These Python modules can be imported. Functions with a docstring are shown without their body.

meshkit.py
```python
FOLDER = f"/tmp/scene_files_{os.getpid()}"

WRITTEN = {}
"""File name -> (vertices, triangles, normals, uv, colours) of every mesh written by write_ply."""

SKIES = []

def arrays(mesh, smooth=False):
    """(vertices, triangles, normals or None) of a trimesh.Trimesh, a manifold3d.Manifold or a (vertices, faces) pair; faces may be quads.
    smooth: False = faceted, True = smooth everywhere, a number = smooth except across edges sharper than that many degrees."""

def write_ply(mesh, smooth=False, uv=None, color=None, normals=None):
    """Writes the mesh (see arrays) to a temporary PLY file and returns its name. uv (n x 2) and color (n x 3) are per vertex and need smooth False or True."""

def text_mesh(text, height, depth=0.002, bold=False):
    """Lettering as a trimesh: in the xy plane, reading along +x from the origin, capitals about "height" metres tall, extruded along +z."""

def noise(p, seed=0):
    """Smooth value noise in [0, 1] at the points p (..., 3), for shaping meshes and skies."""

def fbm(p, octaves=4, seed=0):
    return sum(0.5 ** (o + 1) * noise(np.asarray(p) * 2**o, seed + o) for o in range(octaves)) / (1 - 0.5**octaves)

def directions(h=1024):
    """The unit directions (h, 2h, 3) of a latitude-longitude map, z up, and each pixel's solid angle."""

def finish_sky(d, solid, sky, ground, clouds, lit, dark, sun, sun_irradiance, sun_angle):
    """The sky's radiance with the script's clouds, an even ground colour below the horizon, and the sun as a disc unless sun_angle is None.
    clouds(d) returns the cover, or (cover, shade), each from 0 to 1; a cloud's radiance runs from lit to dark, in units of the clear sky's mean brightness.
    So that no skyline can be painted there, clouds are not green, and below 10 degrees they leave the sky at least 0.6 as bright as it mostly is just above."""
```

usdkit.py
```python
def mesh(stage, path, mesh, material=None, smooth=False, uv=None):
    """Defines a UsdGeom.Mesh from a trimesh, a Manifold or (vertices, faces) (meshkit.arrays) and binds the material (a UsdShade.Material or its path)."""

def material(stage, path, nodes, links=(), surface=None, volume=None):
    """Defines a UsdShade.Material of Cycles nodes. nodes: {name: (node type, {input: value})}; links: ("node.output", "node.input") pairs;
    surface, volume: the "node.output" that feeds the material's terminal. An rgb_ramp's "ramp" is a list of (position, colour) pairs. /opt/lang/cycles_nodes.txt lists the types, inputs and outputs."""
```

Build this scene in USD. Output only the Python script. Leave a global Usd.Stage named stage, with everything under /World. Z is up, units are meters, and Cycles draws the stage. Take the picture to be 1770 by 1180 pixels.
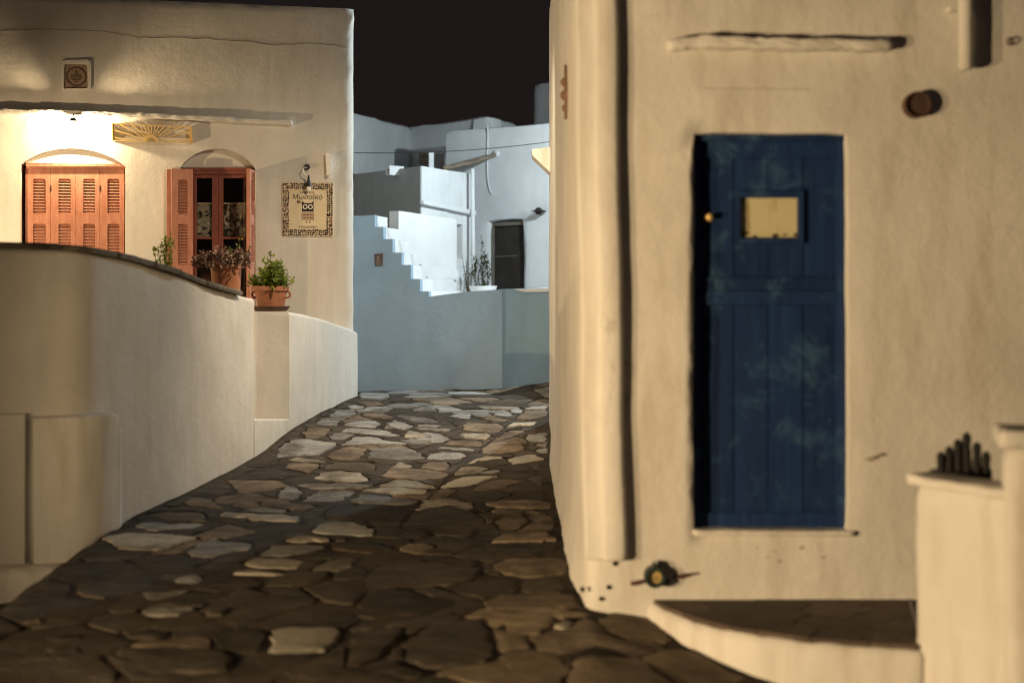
import math, random
import numpy as np, trimesh, usdkit, meshkit
import manifold3d as m3
from scipy.interpolate import PchipInterpolator
from scipy.spatial import Voronoi
from shapely.geometry import Polygon, Point, box as sbox, LineString
from shapely.ops import unary_union
from shapely import affinity
from pxr import Usd, UsdGeom, UsdLux, UsdShade, Sdf, Gf

random.seed(7)
rng = np.random.default_rng(7)
stage = Usd.Stage.CreateInMemory()
UsdGeom.SetStageUpAxis(stage, 'Z')
UsdGeom.SetStageMetersPerUnit(stage, 1.0)
UsdGeom.Xform.Define(stage, '/World')
UsdGeom.Scope.Define(stage, '/World/Looks')

# ------------------------------------------------------------------ camera
F, CH, HOR = 2458.0, 1.6, 500.0
cam = UsdGeom.Camera.Define(stage, '/World/camera')
cam.AddTranslateOp().Set(Gf.Vec3d(0, 0, CH))
cam.AddRotateXOp().Set(90.0)
cam.CreateFocalLengthAttr(50.0)
cam.CreateHorizontalApertureAttr(36.0)
cam.CreateVerticalApertureAttr(24.0)
cam.CreateVerticalApertureOffsetAttr(-(90.0 / F) * 50.0)
cam.CreateFStopAttr(1.15)
cam.CreateFocusDistanceAttr(13.2)
cam.CreateExposureAttr(0.0)

# ------------------------------------------------------------------ night sky and moon
M = {}
M['sky'] = usdkit.material(stage, '/World/Looks/night_sky', {
    's': ('sky_texture', {'sky_type': 'single_scattering', 'sun_disc': False, 'sun_elevation': 0.02, 'sun_rotation': 3.6}),
    'm': ('mix', {'mix_type': 'mix', 'fac': 0.93, 'color2': (1.0, 0.64, 0.68)}),
    'b': ('background_shader', {'strength': 0.0120})},
    [('s.color', 'm.color1'), ('m.color', 'b.color')], surface='b.background')
dome = UsdLux.DomeLight.Define(stage, '/World/sky')
dome.CreateIntensityAttr(1.0)
UsdShade.MaterialBindingAPI.Apply(dome.GetPrim()).Bind(M['sky'])
dome.GetPrim().SetCustomDataByKey('kind', 'structure')
moon = UsdLux.DistantLight.Define(stage, '/World/moon')
moon.CreateNormalizeAttr(True)
moon.CreateIntensityAttr(0.004)
moon.CreateAngleAttr(0.5)
moon.CreateColorAttr(Gf.Vec3f(1, 0.93, 0.85))
moon.AddRotateXYZOp().Set(Gf.Vec3f(50, 0, 25))

WARM = (1.0, 0.71, 0.385)
LAMP_DOWNHILL = 520.0
LAMP_TERRACE = 92.0
LAMP_HOUSE = 185.0     # two lanterns on the lower lane
LAMP_FACADE = 24.0
LAMP_ALLEY = 180.0
COOL = (0.80, 0.95, 1.0)

# ------------------------------------------------------------------ helpers
names = {}
def numbered(parent, name):
    k = (parent, name)
    n = names.get(k, 0); names[k] = n + 1
    return name if n == 0 else f'{name}_{n:03d}'
BASE = {}
def tag(prim, label=None, cat=None, group=None, kind=None):
    for k, v in (('label', label), ('category', cat), ('group', group), ('kind', kind)):
        if v: prim.SetCustomDataByKey(k, v)
    return prim
def thing(name, label=None, cat=None, loc=(0, 0, 0), group=None, kind=None):
    path = '/World/' + numbered('/World', name)
    x = UsdGeom.Xform.Define(stage, path)
    x.AddTranslateOp().Set(Gf.Vec3d(*map(float, loc)))
    BASE[path] = np.array(loc, float)
    tag(x.GetPrim(), label, cat, group, kind)
    return path
def base_of(path):
    top = '/'.join(path.split('/')[:3])
    return BASE.get(top, np.zeros(3))
def part(parent, name, mesh, mat, smooth=False, label=None, kind=None):
    path = parent + '/' + numbered(parent, name)
    if isinstance(mesh, (list,)): mesh = trimesh.util.concatenate(mesh)
    v, f, n = meshkit.arrays(mesh, smooth)
    v = v - base_of(parent)
    pm = UsdGeom.Mesh.Define(stage, path)
    from pxr import Vt
    pm.CreatePointsAttr(Vt.Vec3fArray.FromNumpy(v.astype(np.float32)))
    pm.CreateFaceVertexCountsAttr(Vt.IntArray.FromNumpy(np.full(len(f), 3, np.int32)))
    pm.CreateFaceVertexIndicesAttr(Vt.IntArray.FromNumpy(f.astype(np.int32).ravel()))
    pm.CreateSubdivisionSchemeAttr('none')
    if n is not None:
        pm.CreateNormalsAttr(Vt.Vec3fArray.FromNumpy(n.astype(np.float32))); pm.SetNormalsInterpolation('vertex')
    UsdShade.MaterialBindingAPI.Apply(pm.GetPrim()).Bind(M[mat])
    tag(pm.GetPrim(), label, kind=kind)
    return path
def solo(name, mesh, mat, label=None, cat=None, smooth=False, kind=None, group=None):
    p = part('/World', name, mesh, mat, smooth)
    tag(stage.GetPrimAtPath(p), label, cat, group, kind)
    return p

def at(px, py, y):
    return np.array([(px - 885.0) * y / F, y, CH - (py - HOR) * y / F])

class Plane:
    def __init__(s, p0, p1):
        s.o = np.array(p0[:2], float); d = np.array(p1[:2], float) - s.o
        s.len = np.linalg.norm(d); s.e = d / s.len; s.n = np.array([s.e[1], -s.e[0]])
    def uv(s, px, py, h=0.0):
        a = (px - 885.0) / F; o = s.o + s.n * h
        t = (a * o[1] - o[0]) / (s.e[0] - a * s.e[1])
        y = o[1] + t * s.e[1]
        return np.array([t, CH - (py - HOR) * y / F])
    def w(s, P):
        P = np.atleast_2d(np.asarray(P, float))      # (s, z, h)
        xy = s.o + P[:, :1] * s.e + P[:, 2:3] * s.n
        return np.column_stack([xy, P[:, 1]])
    def poly(s, pts, h=0.0):
        return Polygon([s.uv(*p, h) for p in pts])
    def slab(s, poly, h0, h1):
        out = []
        for g in getattr(poly, 'geoms', [poly]):
            m = trimesh.creation.extrude_polygon(g, h1 - h0, engine='earcut')
            m.vertices = s.w(m.vertices + [0, 0, h0])
            out.append(m)
        return trimesh.util.concatenate(out)
    def rect(s, x0, y0, x1, y1, h0, h1, at_h=None):
        hh = h1 if at_h is None else at_h
        a, b = s.uv(x0, y0, hh), s.uv(x1, y1, hh)
        c, d = s.uv(x1, y0, hh), s.uv(x0, y1, hh)
        return s.slab(Polygon([a, c, b, d]), h0, h1)
    def map(s, mesh, off=(0, 0, 0)):
        m = mesh.copy(); m.vertices = s.w(m.vertices + np.asarray(off, float)); return m

def mani(m):
    return m3.Manifold(m3.Mesh(np.asarray(m.vertices, np.float32), np.asarray(m.faces, np.uint32)))
def weld(m):
    m = trimesh.Trimesh(m.vertices, m.faces, process=True); m.merge_vertices(); return m
def tri(man):
    k = man.to_mesh(); return trimesh.Trimesh(k.vert_properties[:, :3], k.tri_verts, process=False)
def rough(m, res=0.1, amp=0.008, scale=2.0, seed=0, it=2, fine=0.0, keep=None):
    man = m if isinstance(m, m3.Manifold) else mani(weld(m))
    t = tri(man.refine_to_length(res))
    before = np.array(t.vertices)
    if it: trimesh.smoothing.filter_laplacian(t, lamb=0.5, iterations=it, volume_constraint=False)
    v = t.vertices
    if keep is not None:
        k_ = keep(before)[:, None]; v = v * (1 - k_) + before * k_
    d = np.stack([meshkit.fbm(v * scale + k * 17.3, 3, seed + k) - .5 for k in range(3)], 1) * 2 * amp
    if fine: d += np.stack([meshkit.noise(v * scale * 9 + k * 7.7, seed + k + 9) - .5 for k in range(3)], 1) * 2 * fine
    t.vertices = v + d
    return t
def box(c, s, rz=0.0):
    m = trimesh.creation.box(s)
    if rz: m.apply_transform(trimesh.transformations.rotation_matrix(rz, [0, 0, 1]))
    m.apply_translation(c); return m
def tube(pts, r, n=8, cap=True):
    pts = np.asarray(pts, float); rr = np.broadcast_to(r, len(pts)).astype(float)
    T = np.gradient(pts, axis=0); T /= np.linalg.norm(T, axis=1, keepdims=True) + 1e-12
    up = np.array([0, 0, 1.0]) if abs(T[0][2]) < .9 else np.array([1.0, 0, 0])
    V, Fc = [], []
    for i, p in enumerate(pts):
        a = np.cross(up, T[i]); a /= np.linalg.norm(a); b = np.cross(T[i], a)
        up = b
        for k in range(n):
            t = 2 * math.pi * k / n
            V.append(p + rr[i] * (a * math.cos(t) + b * math.sin(t)))
    for i in range(len(pts) - 1):
        for k in range(n):
            q, w = i * n + k, i * n + (k + 1) % n
            Fc += [[q, w, w + n], [q, w + n, q + n]]
    if cap:
        V += [pts[0], pts[-1]]; c0, c1 = len(V) - 2, len(V) - 1; L = (len(pts) - 1) * n
        for k in range(n):
            Fc += [[c0, (k + 1) % n, k], [c1, L + k, L + (k + 1) % n]]
    return trimesh.Trimesh(np.array(V), np.array(Fc), process=False)
def lathe(profile, c, n=24):
    m = trimesh.creation.revolve(np.array(profile, float), sections=n); m.apply_translation(c); return m
def orient(m, axis_to, c):
    T = trimesh.geometry.align_vectors([0, 0, 1], axis_to); m = m.copy(); m.apply_transform(T); m.apply_translation(c); return m
def sm(x):
    x = np.clip(x, 0, 1); return x * x * (3 - 2 * x)

# ------------------------------------------------------------------ materials
def mat(name, nodes, links, surface='p.BSDF'):
    M[name] = usdkit.material(stage, '/World/Looks/' + name, nodes, links, surface=surface)
def plaster(name, base, dirt, bump=0.25, streak=0.35, crk=0.35):
    d = [b * k for b, k in zip(base, dirt)]
    mat(name, {
        'g': ('geometry', {}),
        'n1': ('noise_texture', {'scale': 1.3, 'detail': 5, 'roughness': 0.6}),
        'mp': ('mapping', {'scale': (5.0, 5.0, 0.9)}),
        'n2': ('noise_texture', {'scale': 1.6, 'detail': 4, 'roughness': 0.55}),
        'n3': ('noise_texture', {'scale': 22.0, 'detail': 6, 'roughness': 0.7}),
        'n4': ('noise_texture', {'scale': 90.0, 'detail': 3, 'roughness': 0.6}),
        'n5': ('noise_texture', {'scale': 5.0, 'detail': 5, 'roughness': 0.6}),
        'r1': ('rgb_ramp', {'ramp': [(0.3, (1, 1, 1)), (0.75, (0, 0, 0))]}),
        'r2': ('rgb_ramp', {'ramp': [(0.48, (0, 0, 0)), (0.8, (streak,) * 3)]}),
        'r3': ('rgb_ramp', {'ramp': [(0.62, (0, 0, 0)), (0.74, (0.4,) * 3)]}),
        'm1': ('mix', {'mix_type': 'mix', 'color1': base, 'color2': [b * 0.80 for b in base]}),
        'm2': ('mix', {'mix_type': 'mix', 'color2': d}),
        'm3': ('mix', {'mix_type': 'mix', 'color2': [x * 0.8 for x in d]}),
        'mul': ('math', {'math_type': 'multiply'}),
        'nd': ('noise_texture', {'scale': 3.0, 'detail': 4}), 'dm': ('mix', {'mix_type': 'add', 'fac': 0.35}),
        'vo': ('voronoi_texture', {'feature': 'distance_to_edge', 'scale': 0.9}), 'rc': ('rgb_ramp', {'ramp': [(0.0, (1, 1, 1)), (0.004, (0, 0, 0))]}),
        'rm': ('rgb_ramp', {'ramp': [(0.56, (0, 0, 0)), (0.66, (crk,) * 3)]}), 'cm': ('math', {'math_type': 'multiply'}), 'm4': ('mix', {'mix_type': 'mix', 'color2': [x * 0.45 for x in d]}),
        'br': ('mapping', {'scale': (4.0, 4.0, 11.0), 'rotation': (0.5, 0.4, 0)}), 'nb': ('noise_texture', {'scale': 1.4, 'detail': 3, 'roughness': 0.6}), 'b4': ('bump', {'strength': bump * 0.6, 'distance': 0.004}),
        'b1': ('bump', {'strength': bump, 'distance': 0.009}),
        'b2': ('bump', {'strength': bump * 0.8, 'distance': 0.002}),
        'b3': ('bump', {'strength': bump, 'distance': 0.02}),
        'p': ('principled_bsdf', {'roughness': 0.92, 'specular_ior_level': 0.15})},
        [('g.position', 'n1.vector'), ('g.position', 'mp.vector'), ('mp.vector', 'n2.vector'), ('g.position', 'n3.vector'), ('g.position', 'n4.vector'), ('g.position', 'n5.vector'),
         ('n1.fac', 'r1.fac'), ('n2.fac', 'r2.fac'), ('n3.fac', 'r3.fac'), ('r1.color', 'm1.fac'),
         ('m1.color', 'm2.color1'), ('r2.color', 'm2.fac'), ('m2.color', 'm3.color1'), ('r3.color', 'mul.value1'), ('n1.fac', 'mul.value2'), ('mul.value', 'm3.fac'),
         ('n5.fac', 'b3.height'), ('b3.normal', 'b1.normal'), ('n3.fac', 'b1.height'), ('b1.normal', 'b2.normal'), ('n4.fac', 'b2.height'), ('g.position', 'nd.vector'), ('g.position', 'dm.color1'), ('nd.color', 'dm.color2'), ('dm.color', 'vo.vector'), ('vo.distance', 'rc.fac'), ('n1.fac', 'rm.fac'), ('rc.color', 'cm.value1'), ('rm.color', 'cm.value2'),
         ('m3.color', 'm4.color1'), ('cm.value', 'm4.fac'), ('g.position', 'br.vector'), ('br.vector', 'nb.vector'), ('nb.fac', 'b4.height'), ('b2.normal', 'b4.normal'),
         ('b4.normal', 'p.normal'), ('m4.color', 'p.base_color')])
plaster('white_plaster', (0.75, 0.73, 0.69), (0.55, 0.49, 0.41), 0.42, 0.62)
plaster('facade_plaster', (0.72, 0.69, 0.64), (0.7, 0.64, 0.56), 0.32, 0.45)
plaster('far_plaster', (0.76, 0.77, 0.78), (0.72, 0.72, 0.72), 0.3, 0.4)
plaster('wall_plaster', (0.70, 0.68, 0.64), (0.66, 0.6, 0.53), 0.4, 0.4)
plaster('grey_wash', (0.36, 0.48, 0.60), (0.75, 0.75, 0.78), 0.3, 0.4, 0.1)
plaster('grey_wash_shaded', (0.28, 0.40, 0.50), (0.75, 0.75, 0.78), 0.3, 0.4, 0.1)  # darker copy of the grey wash, with shade put into the colour
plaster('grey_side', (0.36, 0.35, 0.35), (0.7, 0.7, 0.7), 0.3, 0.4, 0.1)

def stone(name, a, b, rough_=0.78, spec=0.12, dirt=0.8):
    mat(name, {
        'g': ('geometry', {}), 'oi': ('object_info', {}),
        'mp': ('mapping', {'scale': (1.0, 2.6, 1.0), 'rotation': (0, 0, 0.2)}),
        'n1': ('noise_texture', {'scale': 3.2, 'detail': 7, 'roughness': 0.62, 'distortion': 0.6}),
        'n2': ('noise_texture', {'scale': 26.0, 'detail': 6, 'roughness': 0.7}),
        'n3': ('noise_texture', {'scale': 9.0, 'detail': 5, 'roughness': 0.65}),
        'r1': ('rgb_ramp', {'ramp': [(0.32, a), (0.5, [(x + y) / 2 for x, y in zip(a, b)]), (0.68, b)]}),
        'r2': ('rgb_ramp', {'ramp': [(0.3, (0.55, 0.55, 0.55)), (0.6, (1.1, 1.1, 1.1))]}),
        'v': ('map_range', {'from_min': 0.0, 'from_max': 1.0, 'to_min': 0.68, 'to_max': 1.25}),
        'm': ('mix', {'mix_type': 'multiply', 'fac': 1.0}), 'm2': ('mix', {'mix_type': 'multiply', 'fac': 1.0}),
        'nd': ('noise_texture', {'scale': 1.7, 'detail': 8, 'roughness': 0.72, 'distortion': 0.4}), 'rd': ('rgb_ramp', {'ramp': [(0.47, (0, 0, 0)), (0.62, (dirt,) * 3)]}),
        'nc': ('noise_texture', {'scale': 18.0, 'detail': 6, 'roughness': 0.75}), 'rk': ('rgb_ramp', {'ramp': [(0.3, (0.035, 0.028, 0.022)), (0.7, (0.11, 0.088, 0.064))]}), 'md': ('mix', {'mix_type': 'mix'}),
        'b1': ('bump', {'strength': 0.9, 'distance': 0.03}), 'b2': ('bump', {'strength': 0.8, 'distance': 0.010}),
        'p': ('principled_bsdf', {'roughness': rough_, 'specular_ior_level': spec})},
        [('g.position', 'mp.vector'), ('mp.vector', 'n1.vector'), ('mp.vector', 'n2.vector'), ('mp.vector', 'n3.vector'), ('n1.fac', 'r1.fac'), ('n2.fac', 'r2.fac'),
         ('r1.color', 'm.color1'), ('r2.color', 'm.color2'), ('oi.random', 'v.value'), ('m.color', 'm2.color1'), ('v.result', 'm2.color2'), ('g.position', 'nd.vector'), ('nd.fac', 'rd.fac'), ('g.position', 'nc.vector'), ('nc.fac', 'rk.fac'), ('m2.color', 'md.color1'), ('rk.color', 'md.color2'), ('rd.color', 'md.fac'), ('md.color', 'p.base_color'),
         ('n3.fac', 'b1.height'), ('b1.normal', 'b2.normal'), ('n2.fac', 'b2.height'), ('b2.normal', 'p.normal')])
stone('slate_stone', (0.22, 0.22, 0.215), (0.40, 0.395, 0.38))
stone('brown_stone', (0.12, 0.09, 0.065), (0.30, 0.24, 0.18))
stone('pale_stone', (0.36, 0.33, 0.28), (0.52, 0.48, 0.41))
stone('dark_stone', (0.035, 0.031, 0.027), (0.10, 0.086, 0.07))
stone('coping_stone', (0.09, 0.075, 0.06), (0.22, 0.19, 0.15), dirt=0.3)
stone('step_stone', (0.10, 0.075, 0.06), (0.16, 0.12, 0.095), 0.7, 0.2)
stone('worn_cement', (0.22, 0.17, 0.115), (0.40, 0.32, 0.22), 0.85, 0.2, 0.5)  # cement smear, paled further to carry the lamplight on it
stone('ground_mortar', (0.026, 0.021, 0.018), (0.08, 0.064, 0.048), 0.9, 0.15)

def paint(name, a, b, rough_=0.55, scale=6.0, lo=0.35, hi=0.7, stretch=(1, 1, 1), bump=0.15):
    mat(name, {
        'g': ('geometry', {}), 'mp': ('mapping', {'scale': stretch}),
        'n1': ('noise_texture', {'scale': scale, 'detail': 6, 'roughness': 0.65}),
        'n2': ('noise_texture', {'scale': 60.0, 'detail': 4}),
        'r': ('rgb_ramp', {'ramp': [(lo, a), (hi, b)]}),
        'bu': ('bump', {'strength': bump, 'distance': 0.004}),
        'p': ('principled_bsdf', {'roughness': rough_, 'specular_ior_level': 0.3})},
        [('g.position', 'mp.vector'), ('mp.vector', 'n1.vector'), ('g.position', 'n2.vector'), ('n1.fac', 'r.fac'), ('r.color', 'p.base_color'), ('n2.fac', 'bu.height'), ('bu.normal', 'p.normal')])
mat('blue_paint', {
    'g': ('geometry', {}), 'oi': ('object_info', {}), 'mp': ('mapping', {'scale': (9.0, 9.0, 0.8)}), 'n1': ('noise_texture', {'scale': 3.0, 'detail': 6, 'roughness': 0.7}),
    'n2': ('noise_texture', {'scale': 4.5, 'detail': 9, 'roughness': 0.74, 'distortion': 0.5}), 'n3': ('noise_texture', {'scale': 60.0, 'detail': 4, 'roughness': 0.7}), 'n4': ('noise_texture', {'scale': 9.0, 'detail': 4}),
    'r1': ('rgb_ramp', {'ramp': [(0.3, (0.004, 0.017, 0.070)), (0.7, (0.011, 0.038, 0.125))]}), 'r2': ('rgb_ramp', {'ramp': [(0.54, (0, 0, 0)), (0.72, (0.7,) * 3)]}), 'r3': ('rgb_ramp', {'ramp': [(0.64, (0, 0, 0)), (0.68, (0.8,) * 3)]}), 'r4': ('rgb_ramp', {'ramp': [(0.5, (0, 0, 0)), (0.62, (1, 1, 1))]}),
    'v': ('map_range', {'to_min': 0.8, 'to_max': 1.2}), 'mv': ('mix', {'mix_type': 'multiply', 'fac': 1.0}), 'ml': ('math', {'math_type': 'multiply'}),
    'm1': ('mix', {'mix_type': 'mix', 'color2': (0.06, 0.15, 0.26)}), 'm2': ('mix', {'mix_type': 'mix', 'color2': (0.13, 0.24, 0.30)}),
    'b': ('bump', {'strength': 0.35, 'distance': 0.004}), 'b2': ('bump', {'strength': 0.2, 'distance': 0.002}), 'p': ('principled_bsdf', {'roughness': 0.5, 'specular_ior_level': 0.35})},
    [('g.position', 'mp.vector'), ('mp.vector', 'n1.vector'), ('g.position', 'n2.vector'), ('g.position', 'n3.vector'), ('g.position', 'n4.vector'), ('n1.fac', 'r1.fac'), ('oi.random', 'v.value'), ('r1.color', 'mv.color1'), ('v.result', 'mv.color2'),
     ('n2.fac', 'r2.fac'), ('n3.fac', 'r3.fac'), ('n4.fac', 'r4.fac'), ('r3.color', 'ml.value1'), ('r4.color', 'ml.value2'), ('mv.color', 'm1.color1'), ('r2.color', 'm1.fac'), ('m1.color', 'm2.color1'), ('ml.value', 'm2.fac'), ('m2.color', 'p.base_color'),
     ('n1.fac', 'b.height'), ('b.normal', 'b2.normal'), ('n3.fac', 'b2.height'), ('b2.normal', 'p.normal')])
paint('red_paint', (0.38, 0.15, 0.095), (0.50, 0.235, 0.16), 0.6, 7.0, stretch=(4, 4, 1), bump=0.3)
paint('frame_paint', (0.17, 0.045, 0.03), (0.25, 0.07, 0.045), 0.5, 5.0)
paint('terracotta', (0.28, 0.11, 0.06), (0.42, 0.19, 0.11), 0.85, 7.0)
paint('dark_clay', (0.07, 0.04, 0.03), (0.12, 0.07, 0.05), 0.8)
paint('black_iron', (0.012, 0.011, 0.011), (0.035, 0.03, 0.028), 0.5)
paint('dark_green_iron', (0.012, 0.02, 0.018), (0.03, 0.045, 0.04), 0.45)
paint('rust', (0.06, 0.028, 0.022), (0.13, 0.06, 0.045), 0.85, 30)
paint('hole', (0.008, 0.006, 0.005), (0.015, 0.012, 0.01), 0.95)
paint('crack', (0.30, 0.25, 0.19), (0.45, 0.38, 0.30), 0.95, 40)
paint('sign_board', (0.66, 0.54, 0.36), (0.76, 0.65, 0.46), 0.7, 9)
paint('sign_ink', (0.022, 0.012, 0.011), (0.04, 0.022, 0.02), 0.7)
paint('sign_brown', (0.16, 0.07, 0.045), (0.24, 0.11, 0.07), 0.6)
paint('sign_white', (0.75, 0.7, 0.6), (0.8, 0.76, 0.66), 0.6)
paint('tile', (0.28, 0.19, 0.13), (0.36, 0.26, 0.18), 0.7, 14)
paint('tile_relief', (0.09, 0.055, 0.05), (0.14, 0.09, 0.07), 0.7, 14)
paint('white_metal', (0.75, 0.74, 0.7), (0.8, 0.79, 0.76), 0.4)
paint('far_dark', (0.02, 0.015, 0.013), (0.04, 0.032, 0.028), 0.7)
paint('far_frame', (0.13, 0.115, 0.09), (0.18, 0.16, 0.13), 0.7)
paint('wood_pole', (0.14, 0.10, 0.07), (0.3, 0.24, 0.18), 0.85, 6, stretch=(1, 1, 4))
paint('paper', (0.55, 0.42, 0.22), (0.95, 0.88, 0.62), 0.7, 5.0, 0.3, 0.46, (3.5, 1, 0.7))
paint('gate_black', (0.006, 0.0055, 0.006), (0.014, 0.012, 0.013), 0.7)
paint('wire', (0.03, 0.025, 0.02), (0.05, 0.04, 0.03), 0.6)
paint('flower_dry', (0.16, 0.09, 0.075), (0.5, 0.35, 0.28), 0.9, 25)
paint('twig', (0.07, 0.05, 0.035), (0.11, 0.08, 0.05), 0.9)
paint('soil', (0.03, 0.022, 0.015), (0.06, 0.045, 0.03), 0.95)
paint('ornament', (0.15, 0.08, 0.06), (0.30, 0.18, 0.13), 0.6, 20)
def metal(name, col, r=0.35):
    mat(name, {'g': ('geometry', {}), 'n': ('noise_texture', {'scale': 40.0, 'detail': 4}),
               'v': ('map_range', {'to_min': r - .1, 'to_max': r + .2}),
               'p': ('principled_bsdf', {'base_color': col, 'metallic': 0.35})},
        [('g.position', 'n.vector'), ('n.fac', 'v.value'), ('v.result', 'p.roughness')])
metal('brass', (0.78, 0.56, 0.22), 0.45)
metal('old_brass', (0.55, 0.40, 0.16), 0.45)
mat('glass', {'w': ('layer_weight', {'blend': 0.5}), 'p': ('math', {'math_type': 'power', 'value2': 4.0}), 'f': ('map_range', {'to_min': 0.045, 'to_max': 1.0}),
            't': ('transparent_bsdf', {'color': (0.9, 0.9, 0.88)}), 'g': ('glossy_bsdf', {'color': (1, 1, 1), 'roughness': 0.04}), 'm': ('mix_closure', {})},
    [('w.facing', 'p.value1'), ('p.value', 'f.value'), ('f.result', 'm.fac'), ('t.BSDF', 'm.closure1'), ('g.BSDF', 'm.closure2')], surface='m.closure')
mat('lace', {
    'g': ('geometry', {}), 'v': ('voronoi_texture', {'scale': 26.0}), 'n': ('noise_texture', {'scale': 11.0, 'detail': 3, 'distortion': 1.5}),
    'r': ('rgb_ramp', {'ramp': [(0.44, (0.04,) * 3), (0.52, (0.7,) * 3)]}), 'r2': ('rgb_ramp', {'ramp': [(0.1, (1, 1, 1)), (0.5, (0.4,) * 3)]}),
    'mu': ('math', {'math_type': 'multiply'}),
    'd': ('principled_bsdf', {'base_color': (0.8, 0.74, 0.62), 'roughness': 0.9}), 't': ('transparent_bsdf', {}), 'm': ('mix_closure', {})},
    [('g.position', 'v.vector'), ('g.position', 'n.vector'), ('n.fac', 'r.fac'), ('v.distance', 'r2.fac'), ('r.color', 'mu.value1'), ('r2.color', 'mu.value2'), ('mu.value', 'm.fac'), ('t.BSDF', 'm.closure1'), ('d.BSDF', 'm.closure2')], surface='m.closure')
def leafmat(name, a, b):
    mat(name, {'g': ('geometry', {}), 'n': ('noise_texture', {'scale': 14.0, 'detail': 3}), 'r': ('rgb_ramp', {'ramp': [(0.3, a), (0.7, b)]}),
               'p': ('principled_bsdf', {'roughness': 0.6, 'specular_ior_level': 0.25}), 't': ('translucent_bsdf', {}), 'm': ('mix_closure', {'fac': 0.3})},
        [('g.position', 'n.vector'), ('n.fac', 'r.fac'), ('r.color', 'p.base_color'), ('r.color', 't.color'), ('p.BSDF', 'm.closure1'), ('t.BSDF', 'm.closure2')], surface='m.closure')
leafmat('basil_leaf', (0.12, 0.16, 0.022), (0.30, 0.35, 0.06))
leafmat('dark_leaf', (0.035, 0.05, 0.02), (0.09, 0.11, 0.045))
def glow(name, col, s):
    mat(name, {'p': ('principled_bsdf', {'base_color': (0.8, 0.8, 0.8), 'emission_color': col, 'emission_strength': s})}, [])
glow('bulb_warm', (1.0, 0.75, 0.42), 6.0)
glow('bulb_cool', COOL, 6.0)
paint('bulb_off', (0.75, 0.7, 0.6), (0.8, 0.75, 0.65), 0.3)

# ------------------------------------------------------------------ terrain
_gp = PchipInterpolator([-80, -12, -2, 3, 5, 5.8, 6.8, 8.8, 9.8, 11.3, 12.24, 13.3, 14.5, 16, 20, 80],
                        [-8, -3.4, -2.3, -1.78, -1.64, -1.587, -1.535, -1.47, -1.44, -1.335, -1.22, -1.14, -1.09, -1.09, -1.05, 0.5])
def ground_z(x, y):
    x, y = np.asarray(x, float), np.asarray(y, float)
    r = _gp(np.clip(y, -80, 80))
    r = r - 0.15 * np.clip(x - .35, 0, 2) * (1 - sm((y - 6.9) / .6))
    r = r - 0.11 * sm((-2.42 - x) / .2) * (1 - sm((y - 8.9) / .5))
    r = r - 0.20 * sm((-2.5 - x) / .4) * (1 - sm((y - 8.3) / .4))
    r = r - 1.15 * sm((-2.9 - x) / 1.4) * (1 - sm((y - 5.6) / 1.8))
    r = r + 0.035 * np.clip(x + .1, -4, 0) * sm((y - 14.5) / 1.5) + 0.25 * np.clip(x + .1, 0, .6) * sm((y - 13.9) / .8)
    return CH + r
def on_ground(px, py):
    a = (px - 885) / F; b = (py - HOR) / F
    ys = np.linspace(4.5, 17, 1300)
    f = (CH - b * ys) - ground_z(a * ys, ys)
    i = np.nonzero(f < 0)[0]
    y = ys[i[0]] if len(i) else 17.0
    if len(i) and i[0] > 0:
        k = i[0]; y = ys[k - 1] + (ys[k] - ys[k - 1]) * f[k - 1] / (f[k - 1] - f[k])
    return np.array([a * y, y])

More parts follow.
